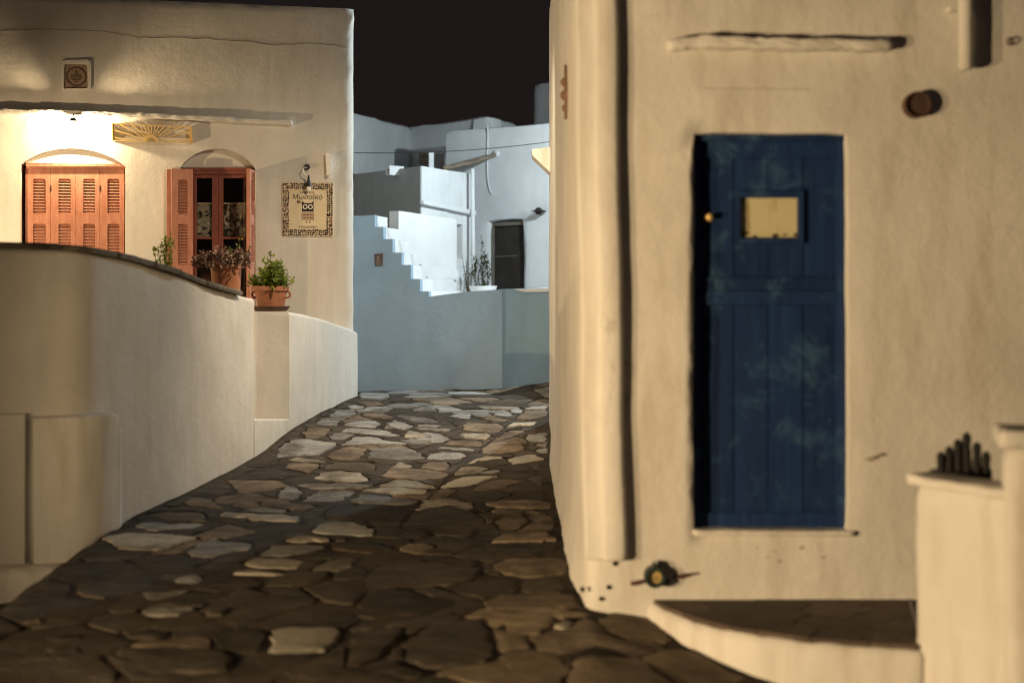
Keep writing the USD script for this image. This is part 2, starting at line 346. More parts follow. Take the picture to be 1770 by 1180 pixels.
xs = np.unique(np.concatenate([np.linspace(-90, -8, 14), np.linspace(-8, -3.6, 16), np.arange(-3.6, 2.6, .09), np.linspace(2.6, 90, 18)]))
ys = np.unique(np.concatenate([np.linspace(-90, -8, 12), np.linspace(-8, 4.4, 20), np.arange(4.4, 18, .09), np.linspace(18, 90, 14)]))
X, Y = np.meshgrid(xs, ys)
near = ((X > -3.6) & (X < 2.6) & (Y > 4.4) & (Y < 18)).astype(float)
Z = ground_z(X, Y) + near * 0.018 * (meshkit.fbm(np.stack([X * 5, Y * 5, X * 0], -1), 4, 3) - .5)
V = np.stack([X, Y, Z], -1).reshape(-1, 3)
nx, ny = len(xs), len(ys)
ii = (np.arange(ny - 1)[:, None] * nx + np.arange(nx - 1)[None]).ravel()
quads = np.stack([ii, ii + 1, ii + nx + 1, ii + nx], 1)
tri_f = np.vstack([quads[:, [0, 1, 2]], quads[:, [0, 2, 3]]])
street = thing('street', kind='structure')
part(street, 'ground', trimesh.Trimesh(V, tri_f, process=False), 'ground_mortar', True, kind='structure')

# ------------------------------------------------------------------ planes of the buildings
FAC = Plane((-4.943, 13.733), (-1.61, 14.5))
FRONT = Plane((0.351, 6.8), (4.0, 6.8))
SIDE = Plane((0.312, 12.8), (0.351, 6.8))
A_blue, B_blue = (-0.108, 15.6), (-1.739, 15.95)
BLUE = Plane(B_blue, A_blue)
def xy(px, d): return ((px - 885) * d / F, d)

# ------------------------------------------------------------------ garden wall (left)
def sweep_wall(outer, tops, th, zb, J=16, amp=.01, seed=0, rnd=.035):
    outer = np.asarray(outer, float); T = np.gradient(outer, axis=0); T /= np.linalg.norm(T, axis=1, keepdims=True)
    Nn = np.stack([-T[:, 1], T[:, 0]], 1)                      # inward (left of travel)
    n = len(outer); fr = np.concatenate([np.linspace(0, 1, J), np.ones(4)])
    O, I = np.zeros((n, J + 4, 3)), np.zeros((n, J + 4, 3))
    for i in range(n):
        zt = tops[i]
        for j in range(J + 4):
            if j < J: z = zb + (zt - rnd - zb) * j / (J - 1); ins = 0.0
            else:
                a = (j - J + 1) / 4 * math.pi / 2; z = zt - rnd + rnd * math.sin(a); ins = rnd * (1 - math.cos(a))
            O[i, j] = [*(outer[i] + Nn[i] * ins), z]; I[i, j] = [*(outer[i] + Nn[i] * (th - ins)), z]
    Jt = J + 4
    V = np.concatenate([O.reshape(-1, 3), I.reshape(-1, 3)]); off = n * Jt; Fq = []
    for i in range(n - 1):
        for j in range(Jt - 1):
            a, b, c, d = i * Jt + j, (i + 1) * Jt + j, (i + 1) * Jt + j + 1, i * Jt + j + 1
            Fq += [[a, b, c], [a, c, d], [off + a, off + c, off + b], [off + a, off + d, off + c]]
        a, b = i * Jt + Jt - 1, (i + 1) * Jt + Jt - 1
        Fq += [[a, b, off + b], [a, off + b, off + a]]
    for i, s in ((0, 1), (n - 1, -1)):
        for j in range(Jt - 1):
            a, d = i * Jt + j, i * Jt + j + 1
            q = [[a, d, off + d], [a, off + d, off + a]]
            Fq += [t[::s] for t in q]
    V = V + np.stack([meshkit.fbm(V * 2.4 + k * 11, 3, seed + k) - .5 for k in range(3)], 1) * 2 * amp
    return trimesh.Trimesh(V, np.array(Fq), process=False)

wp = [(-300, 8.2, 427), (-120, 8.28, 427), (0, 8.35, 428), (48, 8.4, 429), (100, 8.46, 431), (130, 8.51, 433.5), (160, 8.62, 437), (190, 8.83, 442.5), (240, 9.25, 455), (300, 9.8, 473), (370, 10.5, 498), (440, 11.3, 515)]
def smooth_plan(pts, n):
    P = np.array([[*xy(p[0], p[1]), CH - (p[2] - HOR) * p[1] / F] for p in pts])
    t = np.concatenate([[0], np.cumsum(np.linalg.norm(np.diff(P[:, :2], axis=0), axis=1))])
    tt = np.linspace(0, t[-1], n)
    return np.stack([PchipInterpolator(t, P[:, k])(tt) for k in range(3)], 1)
W1 = smooth_plan(wp, 90)
W2 = smooth_plan([(500, 12.24, 539), (535, 12.85, 545), (570, 13.5, 555), (618, 14.5, 573.5)], 34)
gw = thing('garden_wall', 'curved whitewashed garden wall with a dark stone coping, left of the sloping lane', 'wall', (-2.5, 9.0, 0))
ZB = -0.7
part(gw, 'wall', sweep_wall(W1[:, :2], W1[:, 2], .34, ZB, amp=.012), 'wall_plaster', 50)
part(gw, 'wall', sweep_wall(W2[:, :2], W2[:, 2], .34, ZB, amp=.006, seed=5), 'wall_plaster', 40, label='lower stretch of wall running to the house corner')
s0, s1 = W1[-1], W2[0]
sill = np.linspace(0, 1, 14)[:, None]
SP = s0[:2] + (s1[:2] - s0[:2]) * sill
zs = np.linspace(at(440, 724, 11.3)[2], at(500, 724, 12.24)[2], 14)
part(gw, 'niche_sill', sweep_wall(SP + (s1[:2]-s0[:2])*np.linspace(.004,-.004,14)[:, None], zs, .33, ZB, J=10, amp=.003, seed=8, rnd=.015), 'wall_plaster', 40)
NB = np.array([SP[0] + (s1[:2] - s0[:2]) * t for t in np.linspace(-.05, 1.05, 10)]); tn = (s1[:2] - s0[:2]) / np.linalg.norm(s1[:2] - s0[:2]); nn_ = np.array([-tn[1], tn[0]])
part(gw, 'niche_back', sweep_wall(NB + nn_ * .29, np.full(10, W2[0][2] - .005), .10, ZB, J=10, amp=.003, seed=18, rnd=.01), 'wall_plaster', 40)
# coping: separate slabs
cop_end = int(np.argmin(np.abs((W1[:, 0] / W1[:, 1] * F + 885) - 411)))
def cop_slab(a, b, k):
    P = W1[a:b + 1]; T = np.gradient(P[:, :2], axis=0); T /= np.linalg.norm(T, axis=1, keepdims=True); N = np.stack([-T[:, 1], T[:, 0]], 1)
    ov = .035 + .012 * math.sin(k * 2.1); V = []; Fq = []
    for i in range(len(P)):
        jit = .008 * (meshkit.noise(np.array([[P[i, 0] * 9, P[i, 1] * 9, k]]))[0] - .5)
        o = P[i, :2] - N[i] * (ov + jit); q = P[i, :2] + N[i] * .36
        z0 = P[i, 2] - .004; z1 = z0 + .036 + jit * .6
        V += [[*o, z0], [*(o + N[i] * -.004), z0 + .02], [*(o + N[i] * .01), z1], [*q, z1], [*q, z0]]
    n = len(P)
    for i in range(n - 1):
        for j in range(5):
            a_, b_ = i * 5 + j, i * 5 + (j + 1) % 5
            Fq += [[a_, a_ + 5, b_ + 5], [a_, b_ + 5, b_]]
    Fq += [[0, 1, 2], [0, 2, 3], [0, 3, 4]]; L = (n - 1) * 5
    Fq += [[L, L + 2, L + 1], [L, L + 3, L + 2], [L, L + 4, L + 3]]
    return trimesh.Trimesh(np.array(V), np.array(Fq), process=False)
cuts = [0, 14, 27, 38, 49, 58, 68, cop_end]
for k in range(len(cuts) - 1):
    m = cop_slab(cuts[k], cuts[k + 1], k)
    part(gw, 'coping_stone', m, 'coping_stone')
# low proud plinth, in two stretches with a joint
def strip(a_px, b_px, top_px, off, seed):
    pxs = W1[:, 0] / W1[:, 1] * F + 885
    i0, i1 = np.argmin(np.abs(pxs - a_px)), np.argmin(np.abs(pxs - b_px))
    P = W1[i0:i1 + 1]; tt = np.linspace(0, 1, 30)
    P = np.stack([np.interp(tt, np.linspace(0, 1, len(P)), P[:, k]) for k in range(2)], 1)
    T = np.gradient(P, axis=0); T /= np.linalg.norm(T, axis=1, keepdims=True); N = np.stack([-T[:, 1], T[:, 0]], 1)
    z = np.full(30, CH - (top_px - HOR) * P[:, 1].mean() / F)
    if seed == 2:
        z[-5:] -= np.array([.004, .012, .028, .05, .09])
    return sweep_wall(P - N * off, z, off + .05, ZB, J=12, amp=.005, seed=seed, rnd=.02)
part(gw, 'plinth', strip(-300, 45, 716, .05, 1), 'wall_plaster', 40)
part(gw, 'plinth', strip(51, 188, 716, .085, 2), 'white_plaster', 40)
# whitewashed step at the foot of the wall
stp = [(-300, 8.0), (0, 8.12), (60, 8.18), (100, 8.25), (122, 8.32), (133, 8.42), (128, 8.6), (60, 8.6), (-300, 8.4)]
sp = Polygon([xy(*p) for p in stp]).buffer(.03).buffer(-.03)
m = trimesh.creation.extrude_polygon(sp, 1.0, engine='earcut')
m = rough(m, .07, .008, 3, 4, 3)
zt = at(60, 981, 8.2)[2]
v = m.vertices; m.vertices = np.column_stack([v[:, 0], v[:, 1], v[:, 2] - 1.0 + zt])
part(thing('white_step', 'low whitewashed step with a rounded end at the foot of the garden wall', 'step', (*xy(60, 8.3), zt - .2)), 'tread', m, 'white_plaster', 50)

# terrace behind the wall
tf = Polygon([*[tuple(p[:2] + np.array([-.31, .05])) for p in W1[::8]], tuple(W1[-1][:2] + [-.335, .0]), tuple(W2[0][:2] + [-.335, 0]), tuple(W2[-1][:2] + [-.31, .0]), (-4.94, 13.9), (-9, 12.9), (-9, 8.6)])
m = trimesh.creation.extrude_polygon(tf.buffer(0), .5, engine='earcut'); m.apply_translation([0, 0, CH - .58 - .5])
solo('terrace', m, 'dark_stone', kind='structure')

# ------------------------------------------------------------------ left house
house = thing('white_house', 'cream plastered house with arched window and door openings above the garden wall', 'house', (-3.3, 14.2, 0.6))
zt = CH + 2.86
def arch(px0, px1, y_s0, y_s1, y_apex, y_bot, h=0.0):
    a, b = FAC.uv(px0, y_s0, h), FAC.uv(px1, y_s1, h); ap = FAC.uv((px0 + px1) / 2, y_apex, h)
    bot = FAC.uv(px0, y_bot, h)[1]
    w = b[0] - a[0]; zs_ = (a[1] + b[1]) / 2; r = ap[1] - zs_; R = (w * w / 4 + r * r) / (2 * r); cx, cz = (a[0] + b[0]) / 2, zs_ + r - R
    th = math.asin(w / 2 / R)
    arc = [(cx + R * math.sin(t), cz + R * math.cos(t)) for t in np.linspace(th, -th, 18)]
    return Polygon([(a[0], bot), (b[0], bot)] + arc)
holeL, holeR = arch(36, 216, 284, 288, 256, 598), arch(312, 442, 286, 293, 257, 598)
s_l, s_r = -4.0, FAC.len
wallp = Polygon([(s_l, -0.6), (s_r, -0.6), (s_r, zt), (s_l, zt)])
front = mani(weld(FAC.slab(wallp.difference(unary_union([holeL, holeR])), -.42, 0)))
c = np.array([-1.61, 14.5]); dirn = np.array([-.32, 1.0]); dirn /= np.linalg.norm(dirn)
SD = Plane(c, c + dirn * 5)
# right-hand side wall, going back and away from the lane
sidem = mani(weld(SD.slab(Polygon([(.2, -.6), (5, -.6), (5, zt), (.2, zt)]), -.42 if SD.n[0] > 0 else 0, 0 if SD.n[0] > 0 else .42)))
def near_holes(v):
    s_ = (v[:, :2] - FAC.o) @ FAC.e; out = np.zeros(len(v))
    for hl_ in (holeL, holeR):
        x0, z0, x1, z1 = hl_.bounds
        out = np.maximum(out, ((s_ > x0 - .1) & (s_ < x1 + .1) & (v[:, 2] < z1 + .1)) * .8)
    return np.maximum(out, (v[:, 2] > zt - .12) * .6)
wm = rough(front + sidem, .1, .008, 1.8, 21, 1, .0015, near_holes)
part(house, 'wall', wm, 'facade_plaster', 45)
rf = Polygon([FAC.w([[s_l + .1, 0, -.2]])[0][:2], FAC.w([[s_r - .25, 0, -.2]])[0][:2], SD.w([[5, 0, -.2]])[0][:2], (-9, 17.5)])
m = trimesh.creation.extrude_polygon(rf, .2, engine='earcut'); m.apply_translation([0, 0, zt - .32])
part(house, 'roof', m, 'facade_plaster')
bp = Plane((-9.3, 16.6), SD.w([[5, 0, 0]])[0][:2])
part(house, 'rear_wall', bp.slab(Polygon([(0, -.6), (bp.len - .05, -.6), (bp.len - .05, zt - .33), (0, zt - .33)]), -.3, 0), 'facade_plaster')
# cornice above openings
cz = [(-70, 186), (0, 190), (120, 192), (250, 197), (400, 204), (506, 210)]
up = [FAC.uv(p, y - 2, .09) for p, y in cz]; dn = [FAC.uv(p, y + 6.5, .09) for p, y in cz]
m = rough(FAC.slab(Polygon(up + dn[::-1]), -.02, .09), .028, .012, 9, 31, 1, .005)
part(house, 'drip_ledge', m, 'facade_plaster', 50)
# hairline crack
cp = [(0, 55), (60, 51), (130, 52), (190, 56), (240, 66), (300, 66), (370, 69), (430, 73), (480, 79), (530, 75), (575, 79), (604, 83)]
pts = []
for i in range(len(cp) - 1):
    for t in np.linspace(0, 1, 7)[:-1]:
        p = np.array(cp[i]) * (1 - t) + np.array(cp[i + 1]) * t + rng.normal(0, .7, 2)
        pts.append(FAC.w([[*FAC.uv(p[0], p[1]), 0.002]])[0])
part(house, 'crack', tube(pts, .0035, 5), 'crack')
# arched recess panels and frames
def arch_panel(hole, h0, h1):
    return FAC.slab(hole.buffer(-.002), h0, h1)
tymL = holeL.intersection(sbox(-9, FAC.uv(100, 283, -.06)[1], 9, 9)); tymR = holeR.intersection(sbox(-9, FAC.uv(370, 291, -.14)[1], 9, 9))
part(house, 'arch_panel', arch_panel(tymL, -.15, -.06), 'facade_plaster')
part(house, 'arch_panel', arch_panel(tymR, -.22, -.14), 'facade_plaster')

# shutters
def rrect(a, b, r):
    return sbox(min(a[0], b[0]), min(a[1], b[1]), max(a[0], b[0]), max(a[1], b[1])).buffer(-r).buffer(r, quad_segs=5)
def shutter(w, h, holes, th=.035):
    """leaf in local (s, z, h): returns frame mesh and slat list"""
    P = sbox(0, 0, w, h); slats = []
    for (x0, z0, x1, z1) in holes:
        P = P.difference(rrect((x0, z0), (x1, z1), .018))
        n = int(round((z1 - z0) / .0292))
        for k in range(n):
            z = z0 + (k + .5) * (z1 - z0) / n
            b_ = trimesh.creation.box([x1 - x0 + .012, .030, .005])
            b_.apply_transform(trimesh.transformations.rotation_matrix(math.radians(-42), [1, 0, 0]))
            b_.apply_translation([(x0 + x1) / 2, z, th * .45]); slats.append(b_)
    return trimesh.creation.extrude_polygon(P, th, engine='earcut'), slats
leaf_px = [44.5, 88.2, 131.8, 173.2, 215.6]
zb_leaf = FAC.uv(130, 590, -.1)[1]
for i in range(4):
    a, b = FAC.uv(leaf_px[i], 292.5, -.1), FAC.uv(leaf_px[i + 1], 293, -.1)
    w = b[0] - a[0] - .003; ztop = FAC.uv((leaf_px[i] + leaf_px[i + 1]) / 2, 292.5, -.1)[1]
    sc = FAC.uv(leaf_px[i], 300, -.1)[1] - FAC.uv(leaf_px[i], 400, -.1)[1]; k = sc / 100
    H = ztop - zb_leaf; x0, x1 = w * .305, w * .80 if i else w * .81
    holes = [(x0, H - 78 * k, x1, H - 17 * k), (x0, H - 158 * k, x1, H - 95 * k), (x0, H - 250 * k, x1, H - 176 * k)]
    fr, sl = shutter(w, H, holes)
    sh = part(house, 'shutter', FAC.map(fr, (a[0], zb_leaf, -.115)), 'red_paint')
    for s_ in sl: part(sh, 'slat', FAC.map(s_, (a[0], zb_leaf, -.115)), 'red_paint')
    if i in (1, 3):
        hz = ztop - 34 * k
        part(sh, 'hinge', FAC.map(trimesh.creation.box([.012, .055, .012]), (a[0], hz, -.08)), 'black_iron')
part(house, 'shutter_lintel', [FAC.rect(45, 283, 216, 287.8, -.13, -.04), FAC.rect(45, 287.9, 216, 292, -.13, -.065)], 'red_paint')
# dark sheet added behind the left shutters to keep the louvre gaps dark
part(house, 'window_sash', FAC.slab(holeL.intersection(sbox(-9, -.6, 9, FAC.uv(100, 286, -.14)[1])).buffer(-.002), -.3, -.26), 'frame_paint')

# french door in right opening
D = -.13
part(house, 'door_frame', [FAC.rect(326, 289.5, 436, 294, -.2, D + .035), FAC.rect(326, 294.1, 436, 301, -.2, D + .02),
                           FAC.rect(326, 301.2, 336, 598, -.2, D + .02), FAC.rect(431, 301.2, 441, 598, -.2, D + .02)], 'frame_paint')
for (a, b) in ((336.5, 377.5), (378.2, 430.5)):
    st = 8 if a > 350 else 4
    en = 11 if a < 350 else 5
    lf = part(house, 'door_leaf', [FAC.rect(a, 302, a + st, 596, D - .04, D), FAC.rect(b - en, 302, b, 596, D - .04, D), FAC.rect(a + st, 302, b - en, 308, D - .04, D - .003),
                                   FAC.rect(a + st, 409.5, b - en, 413, D - .04, D - .003), FAC.rect(a + st, 530, b - en, 596, D - .04, D - .003)], 'frame_paint')
    part(lf, 'pane', FAC.rect(a + st, 308.1, b - en, 409.4, D - .024, D - .02), 'glass')
    part(lf, 'pane', FAC.rect(a + st, 413.1, b - en, 529.9, D - .024, D - .02), 'glass')
    cu = part(lf, 'lace_curtain', FAC.rect(a + st + .5, 352, b - en - .5, 409, D - .05, D - .047), 'lace')
    part(cu, 'hem', FAC.rect(a + st + .5, 350.5, b - en - .5, 352.5, D - .056, D - .044), 'sign_board')
# open shutters of the french door
a0, b0 = FAC.uv(296, 292, .05), FAC.uv(333, 292, .03)
k = (FAC.uv(310, 300)[1] - FAC.uv(310, 400)[1]) / 100
w = b0[0] - a0[0]; H = a0[1] - zb_leaf
holes = [(w * .30, H - 78 * k, w * .75, H - 19 * k), (w * .30, H - 165 * k, w * .75, H - 95 * k), (w * .30, H - 262 * k, w * .75, H - 182 * k)]
fr, sl = shutter(w, H, holes)
def swing(m, ang, piv):
    m = m.copy(); x, h = m.vertices[:, 0].copy(), m.vertices[:, 2].copy()
    m.vertices = np.column_stack([piv[0] + x * math.cos(ang), m.vertices[:, 1] + piv[1], piv[2] + x * math.sin(ang) + h * math.cos(ang)])
    m.vertices[:, 0] -= h * math.sin(ang); return m
sh = part(house, 'shutter', FAC.w and FAC.map(swing(fr, -.10, (a0[0], zb_leaf, .06))), 'red_paint', label='open shutter leaf left of the glazed door')
for s_ in sl: part(sh, 'slat', FAC.map(swing(s_, -.10, (a0[0], zb_leaf, .06))), 'red_paint')
fold = trimesh.creation.box([w * .18, H - .01, .03]); fold.apply_translation([-w * .09 - .004, H / 2, -.02])
part(sh, 'folded_leaf', FAC.map(swing(fold, -.10, (a0[0], zb_leaf, .06))), 'red_paint')
piv = FAC.uv(441, 293, 0)
fr, sl = shutter(.235, H, [(.06, H - 78 * k, .175, H - 19 * k), (.06, H - 165 * k, .175, H - 95 * k), (.06, H - 262 * k, .175, H - 182 * k)])
A2 = math.radians(105)
sh = part(house, 'shutter', FAC.map(swing(fr, A2, (piv[0], zb_leaf, .012))), 'red_paint', label='open shutter leaf right of the glazed door')
for s_ in sl: part(sh, 'slat', FAC.map(swing(s_, A2, (piv[0], zb_leaf, .012))), 'red_paint')
# short white vent spout
q0, q1 = FAC.uv(564, 265, .1), FAC.uv(572, 303, .1)
sp_ = FAC.slab(Polygon([(q0[0], q0[1]), (q1[0], q0[1]), (q1[0], q1[1] + .04), (q1[0] - .012, q1[1]), (q0[0] + .01, q1[1])]), -.02, .115)
part(house, 'rain_spout', sp_, 'white_metal')

# ------------------------------------------------------------------ things on the facade
def disc(pl, px, py, rpx, h0, h1, n=28):
    c_ = pl.uv(px, py, h1); r = rpx / F * (pl.w([[c_[0], c_[1], h1]])[0][1])
    return pl.slab(Point(*c_).buffer(r, quad_segs=n // 4), h0, h1), c_, r
# round emblem tile
t0 = thing('emblem_tile', 'small square tile with a round relief emblem set in the upper house wall', 'tile', FAC.w([[*FAC.uv(132, 155), 0]])[0])
outer, inner = FAC.poly([(108.5, 107), (156.5, 105), (156.5, 152), (109, 156)]), FAC.poly([(112, 111), (151, 112), (152, 153.5), (111, 153.5)])
part(t0, 'frame', rough(FAC.slab(outer.buffer(.01).difference(inner), -.02, .022), .03, .004, 8, 3, 1), 'facade_plaster', 40)
part(t0, 'tile', FAC.slab(inner.buffer(-.001), -.02, .006), 'tile')
cc = FAC.uv(132, 133); rr = .088
bl = []
for k in range(26):
    a = 2 * math.pi * k / 26
    bl.append(FAC.slab(affinity.rotate(sbox(cc[0] + rr * math.cos(a) - .006, cc[1] + rr * math.sin(a) - .012, cc[0] + rr * math.cos(a) + .006, cc[1] + rr * math.sin(a) + .012), math.degrees(a) + 25 * (-1) ** k), .006, .011))
part(t0, 'wreath', bl, 'tile_relief')
ln = [FAC.slab(sbox(cc[0] - l, cc[1] + z - .005, cc[0] + l, cc[1] + z + .005), .006, .010) for z, l in ((.012, .05), (-.008, .055), (-.028, .045), (-.05, .02))]
ln.append(FAC.slab(sbox(cc[0] - .006, cc[1] + .025, cc[0] + .006, cc[1] + .065), .006, .010))
ln.append(FAC.slab(affinity.rotate(sbox(cc[0] - .04, cc[1] - .098, cc[0] + .045, cc[1] - .091), 14), .006, .010))
part(t0, 'relief', ln, 'tile_relief')

# sunburst grille
g0 = thing('sunburst_grille', 'gilded sunburst grille mounted on the wall between shutters and door', 'grille', FAC.w([[*FAC.uv(262, 247), 0]])[0])
hA, hB = .075, .095
ga, gb = FAC.uv(193.5, 214, hB), FAC.uv(331, 247, hB)
tl, tr, br, bl_ = FAC.uv(193.5, 213, hB), FAC.uv(331, 219, hB), FAC.uv(333, 247.5, hB), FAC.uv(194, 243.5, hB)
quad = Polygon([tl, tr, br, bl_])
part(g0, 'frame', FAC.slab(quad.difference(quad.buffer(-.008)), hA, hB), 'brass')
part(g0, 'frame_return', FAC.slab(Polygon([tr - [.022, 0], tr - [.008, 0], br - [.008, 0], br - [.022, 0]]), 0.0, hA), 'brass')
part(g0, 'frame_return', FAC.slab(Polygon([tl + [.008, 0], tl + [.022, 0], bl_ + [.022, 0], bl_ + [.008, 0]]), 0.0, hA), 'brass')
c0 = FAC.uv(262, 246, hB); inner_q = quad.buffer(-.006)
dsk = Point(*c0).buffer(.068, quad_segs=8).intersection(quad).difference(Point(*c0).buffer(.050, quad_segs=8))
part(g0, 'sun_ring', FAC.slab(dsk, hA, hB + .01), 'brass')
part(g0, 'sun_disc', FAC.slab(Point(*c0).buffer(.042, quad_segs=8).intersection(quad), hA, hB + .004), 'old_brass')
for k in range(15):
    a = math.pi * (k + .5) / 15
    pts_ = []
    L_ = LineString([c0 + np.array([math.cos(a), math.sin(a)]) * .07, c0 + np.array([math.cos(a), math.sin(a)]) * 1.2]).intersection(inner_q)
    if L_.is_empty: continue
    (x0_, z0_), (x1_, z1_) = L_.coords[0], L_.coords[-1]
    nn = np.array([-math.sin(a), math.cos(a)])
    ts = np.linspace(0, 1, 9); cx_ = np.array([x0_, z0_]) + np.outer(ts, [x1_ - x0_, z1_ - z0_]); wv = .004 * np.sin(ts * 9 + k)[:, None] * nn * (ts[:, None])
    wd = (.003 + .0035 * ts)[:, None] * nn
    pp = np.vstack([cx_ + wv + wd, (cx_ + wv - wd)[::-1]])
    part(g0, 'ray', FAC.slab(Polygon(pp).buffer(0), hA + .004, hB - .003), 'brass')

# mosaic sign
S = thing('mosaic_sign', 'cream shop sign with a dark mosaic border and an owl, beside the glazed door', 'sign', FAC.w([[*FAC.uv(532, 407), 0]])[0])
hs = .022
qa = [FAC.uv(489, 316, hs), FAC.uv(575, 316.5, hs), FAC.uv(575, 408, hs), FAC.uv(489, 407, hs)]
bd = Polygon(qa)
part(S, 'board', FAC.slab(bd.buffer(.004), 0.0, hs), 'sign_board')
u0, v0, u1, v1 = qa[0][0], qa[3][1], qa[1][0], qa[0][1]
bw = (u1 - u0) * 11.5 / 86
tes = {'sign_ink': [], 'sign_brown': [], 'tile_relief': []}
stp_ = .0215
def tess(u, z):
    sz = stp_ * random.uniform(.70, .98); r = random.uniform(-.9, .9)
    b_ = affinity.rotate(Polygon([(u + sz * .56 * math.cos(t + random.uniform(-.3, .3)), z + sz * .56 * math.sin(t + random.uniform(-.3, .3))) for t in np.arange(5) * 1.2566]), math.degrees(r) * .6)
    tes[random.choices(list(tes), (9, 2, 1))[0]].append(FAC.slab(b_, hs, hs + .004))
nu, nv = int((u1 - u0) / stp_), int((v1 - v0) / stp_)
for i in range(nu + 1):
    for j in range(nv + 1):
        u, z = u0 + (i + .5) * (u1 - u0) / (nu + 1), v0 + (j + .5) * (v1 - v0) / (nv + 1)
        if u - u0 < bw or u1 - u < bw or z - v0 < bw or v1 - z < bw:
            tess(u + random.uniform(-.0045, .0045), z + random.uniform(-.0045, .0045))
for k_, l_ in tes.items(): part(S, 'mosaic_border', l_, k_, kind='stuff')
upx = (u1 - u0) / 86
def text(t, px, py, cap, width=None, shear=0.0, bold=False, m_='sign_ink'):
    tm = meshkit.text_mesh(t, cap * upx, .002, bold)
    w_ = tm.bounds[1][0] - tm.bounds[0][0]
    if width: tm.vertices[:, 0] *= width * upx / w_
    tm.vertices[:, 0] += tm.vertices[:, 1] * shear
    tm.vertices[:, 0] -= (tm.bounds[0][0] + tm.bounds[1][0]) / 2
    c_ = FAC.uv(px, py, hs)
    part(S, 'lettering', FAC.map(tm, (c_[0], c_[1], hs)), m_)
text('καφενείο', 531.5, 334.5, 4.6, 24)
text('Μωσαϊκό', 531.5, 344.5, 8.6, 51, .15)
text('-Τσιπουράδικο-', 532, 394, 4.0, 35, .12)
oc = FAC.uv(532, 367, hs)
def ow(x0, y0, x1, y1): return sbox(oc[0] + x0 * upx, oc[1] + y0 * upx, oc[0] + x1 * upx, oc[1] + y1 * upx)
def op(pts): return Polygon([(oc[0] + x * upx, oc[1] + y * upx) for x, y in pts])
owl = part(S, 'owl', FAC.slab(op([(-10, 1), (10, 1), (10, 17), (11, 20), (6, 16), (-5, 16), (-11, 20), (-10, 17)]), hs, hs + .002), 'sign_ink')
for sx in (-4.6, 4.6):
    e_ = Point(oc[0] + sx * upx, oc[1] + 9.5 * upx)
    part(owl, 'eye', FAC.slab(e_.buffer(4.3 * upx).difference(e_.buffer(2.6 * upx)), hs + .002, hs + .004), 'sign_white')
bars = [FAC.slab(ow(-10, -1.2 - i * 2.6, 10, -2.6 - i * 2.6), hs, hs + .002) for i in range(5)] + [FAC.slab(ow(x - .35, -14, x + .35, -.4), hs, hs + .0015) for x in (-10, -5, 0, 5, 10)]
part(owl, 'body', bars, 'sign_brown')
part(owl, 'foot', FAC.slab(op([(-4, -18), (-.8, -18), (-2.4, -14.6)]), hs, hs + .002), 'sign_ink')
part(owl, 'foot', FAC.slab(op([(1.5, -18), (4.7, -18), (3.1, -14.6)]), hs, hs + .002), 'sign_ink')
part(owl, 'flower', [FAC.slab(affinity.rotate(affinity.scale(Point(oc[0] - 16 * upx, oc[1] + 18 * upx).buffer(3.4 * upx), 1, .35), a), hs, hs + .002) for a in (0, 60, 120)] + [FAC.slab(op([(-14, 17), (-13, 17.5), (-9, 15), (-9.6, 14.4)]), hs, hs + .002)], 'sign_brown')

# lamp over sign (off)
SL = thing('sign_lamp', 'black gooseneck lamp with a cone shade above the mosaic sign', 'lamp', FAC.w([[*FAC.uv(531, 290), 0]])[0])
m_, _, _ = disc(FAC, 531, 288.5, 5.2, 0.0, .035)
part(SL, 'wall_plate', rough(m_, .012, 0, 1, 0, 1), 'black_iron', 60)
gp = [(530, 290, .03), (525, 291, .08), (524, 296, .11), (528, 301, .12), (532.5, 304, .12), (533.5, 309, .12)]
P_ = np.array([FAC.w([[*FAC.uv(a, b, h), h]])[0] for a, b, h in gp]); tt = np.linspace(0, 1, len(P_)); ti = np.linspace(0, 1, 24)
part(SL, 'gooseneck', tube(np.stack([PchipInterpolator(tt, P_[:, k_])(ti) for k_ in range(3)], 1), .005, 6), 'white_metal', True)
tip = FAC.w([[*FAC.uv(533.5, 303, .12), .12]])[0]
part(SL, 'shade', lathe([(.001, 0), (.009, 0), (.012, -.03), (.034, -.112), (.030, -.112), (.009, -.03), (.001, -.02)], tip, 18), 'black_iron', 40)
part(SL, 'bulb', lathe([(.001, -.10), (.018, -.112), (.021, -.14), (.012, -.155), (.001, -.158)], tip, 14), 'bulb_off', True)

# lit wall lamp over the shutters
WL = thing('wall_lamp', 'small lit hooded lamp under the drip ledge above the closed shutters', 'lamp', FAC.w([[*FAC.uv(127, 205), 0]])[0])
hl = .15
lp = FAC.w([[*FAC.uv(126.5, 206.5, hl), hl]])[0]
part(WL, 'hood', lathe([(.001, .018), (.016, .014), (.05, -.022), (.046, -.022), (.012, .008), (.001, .010)], lp, 20), 'black_iron', 40)
wl0 = FAC.w([[*FAC.uv(129, 200, 0), 0]])[0]; 
part(WL, 'arm', tube([wl0, wl0 + [.0, -.06, .0], (wl0 + lp) / 2 + [0, -.02, .03], lp + [0, .03, .035], lp + [0, 0, .015]], .006, 6), 'black_iron', True)
part(WL, 'bulb', lathe([(.001, .0), (.012, -.004), (.022, -.03), (.018, -.05), (.001, -.058)], lp, 14), 'bulb_warm', True)
Lf = UsdLux.SphereLight.Define(stage, WL + '/light')
Lf.AddTranslateOp().Set(Gf.Vec3d(*(lp + [0, 0, -.085] - base_of(WL)).tolist()))
Lf.CreateRadiusAttr(.02); Lf.CreateIntensityAttr(LAMP_FACADE); Lf.CreateColorAttr(Gf.Vec3f(1.0, .74, .42)); Lf.CreateNormalizeAttr(True)

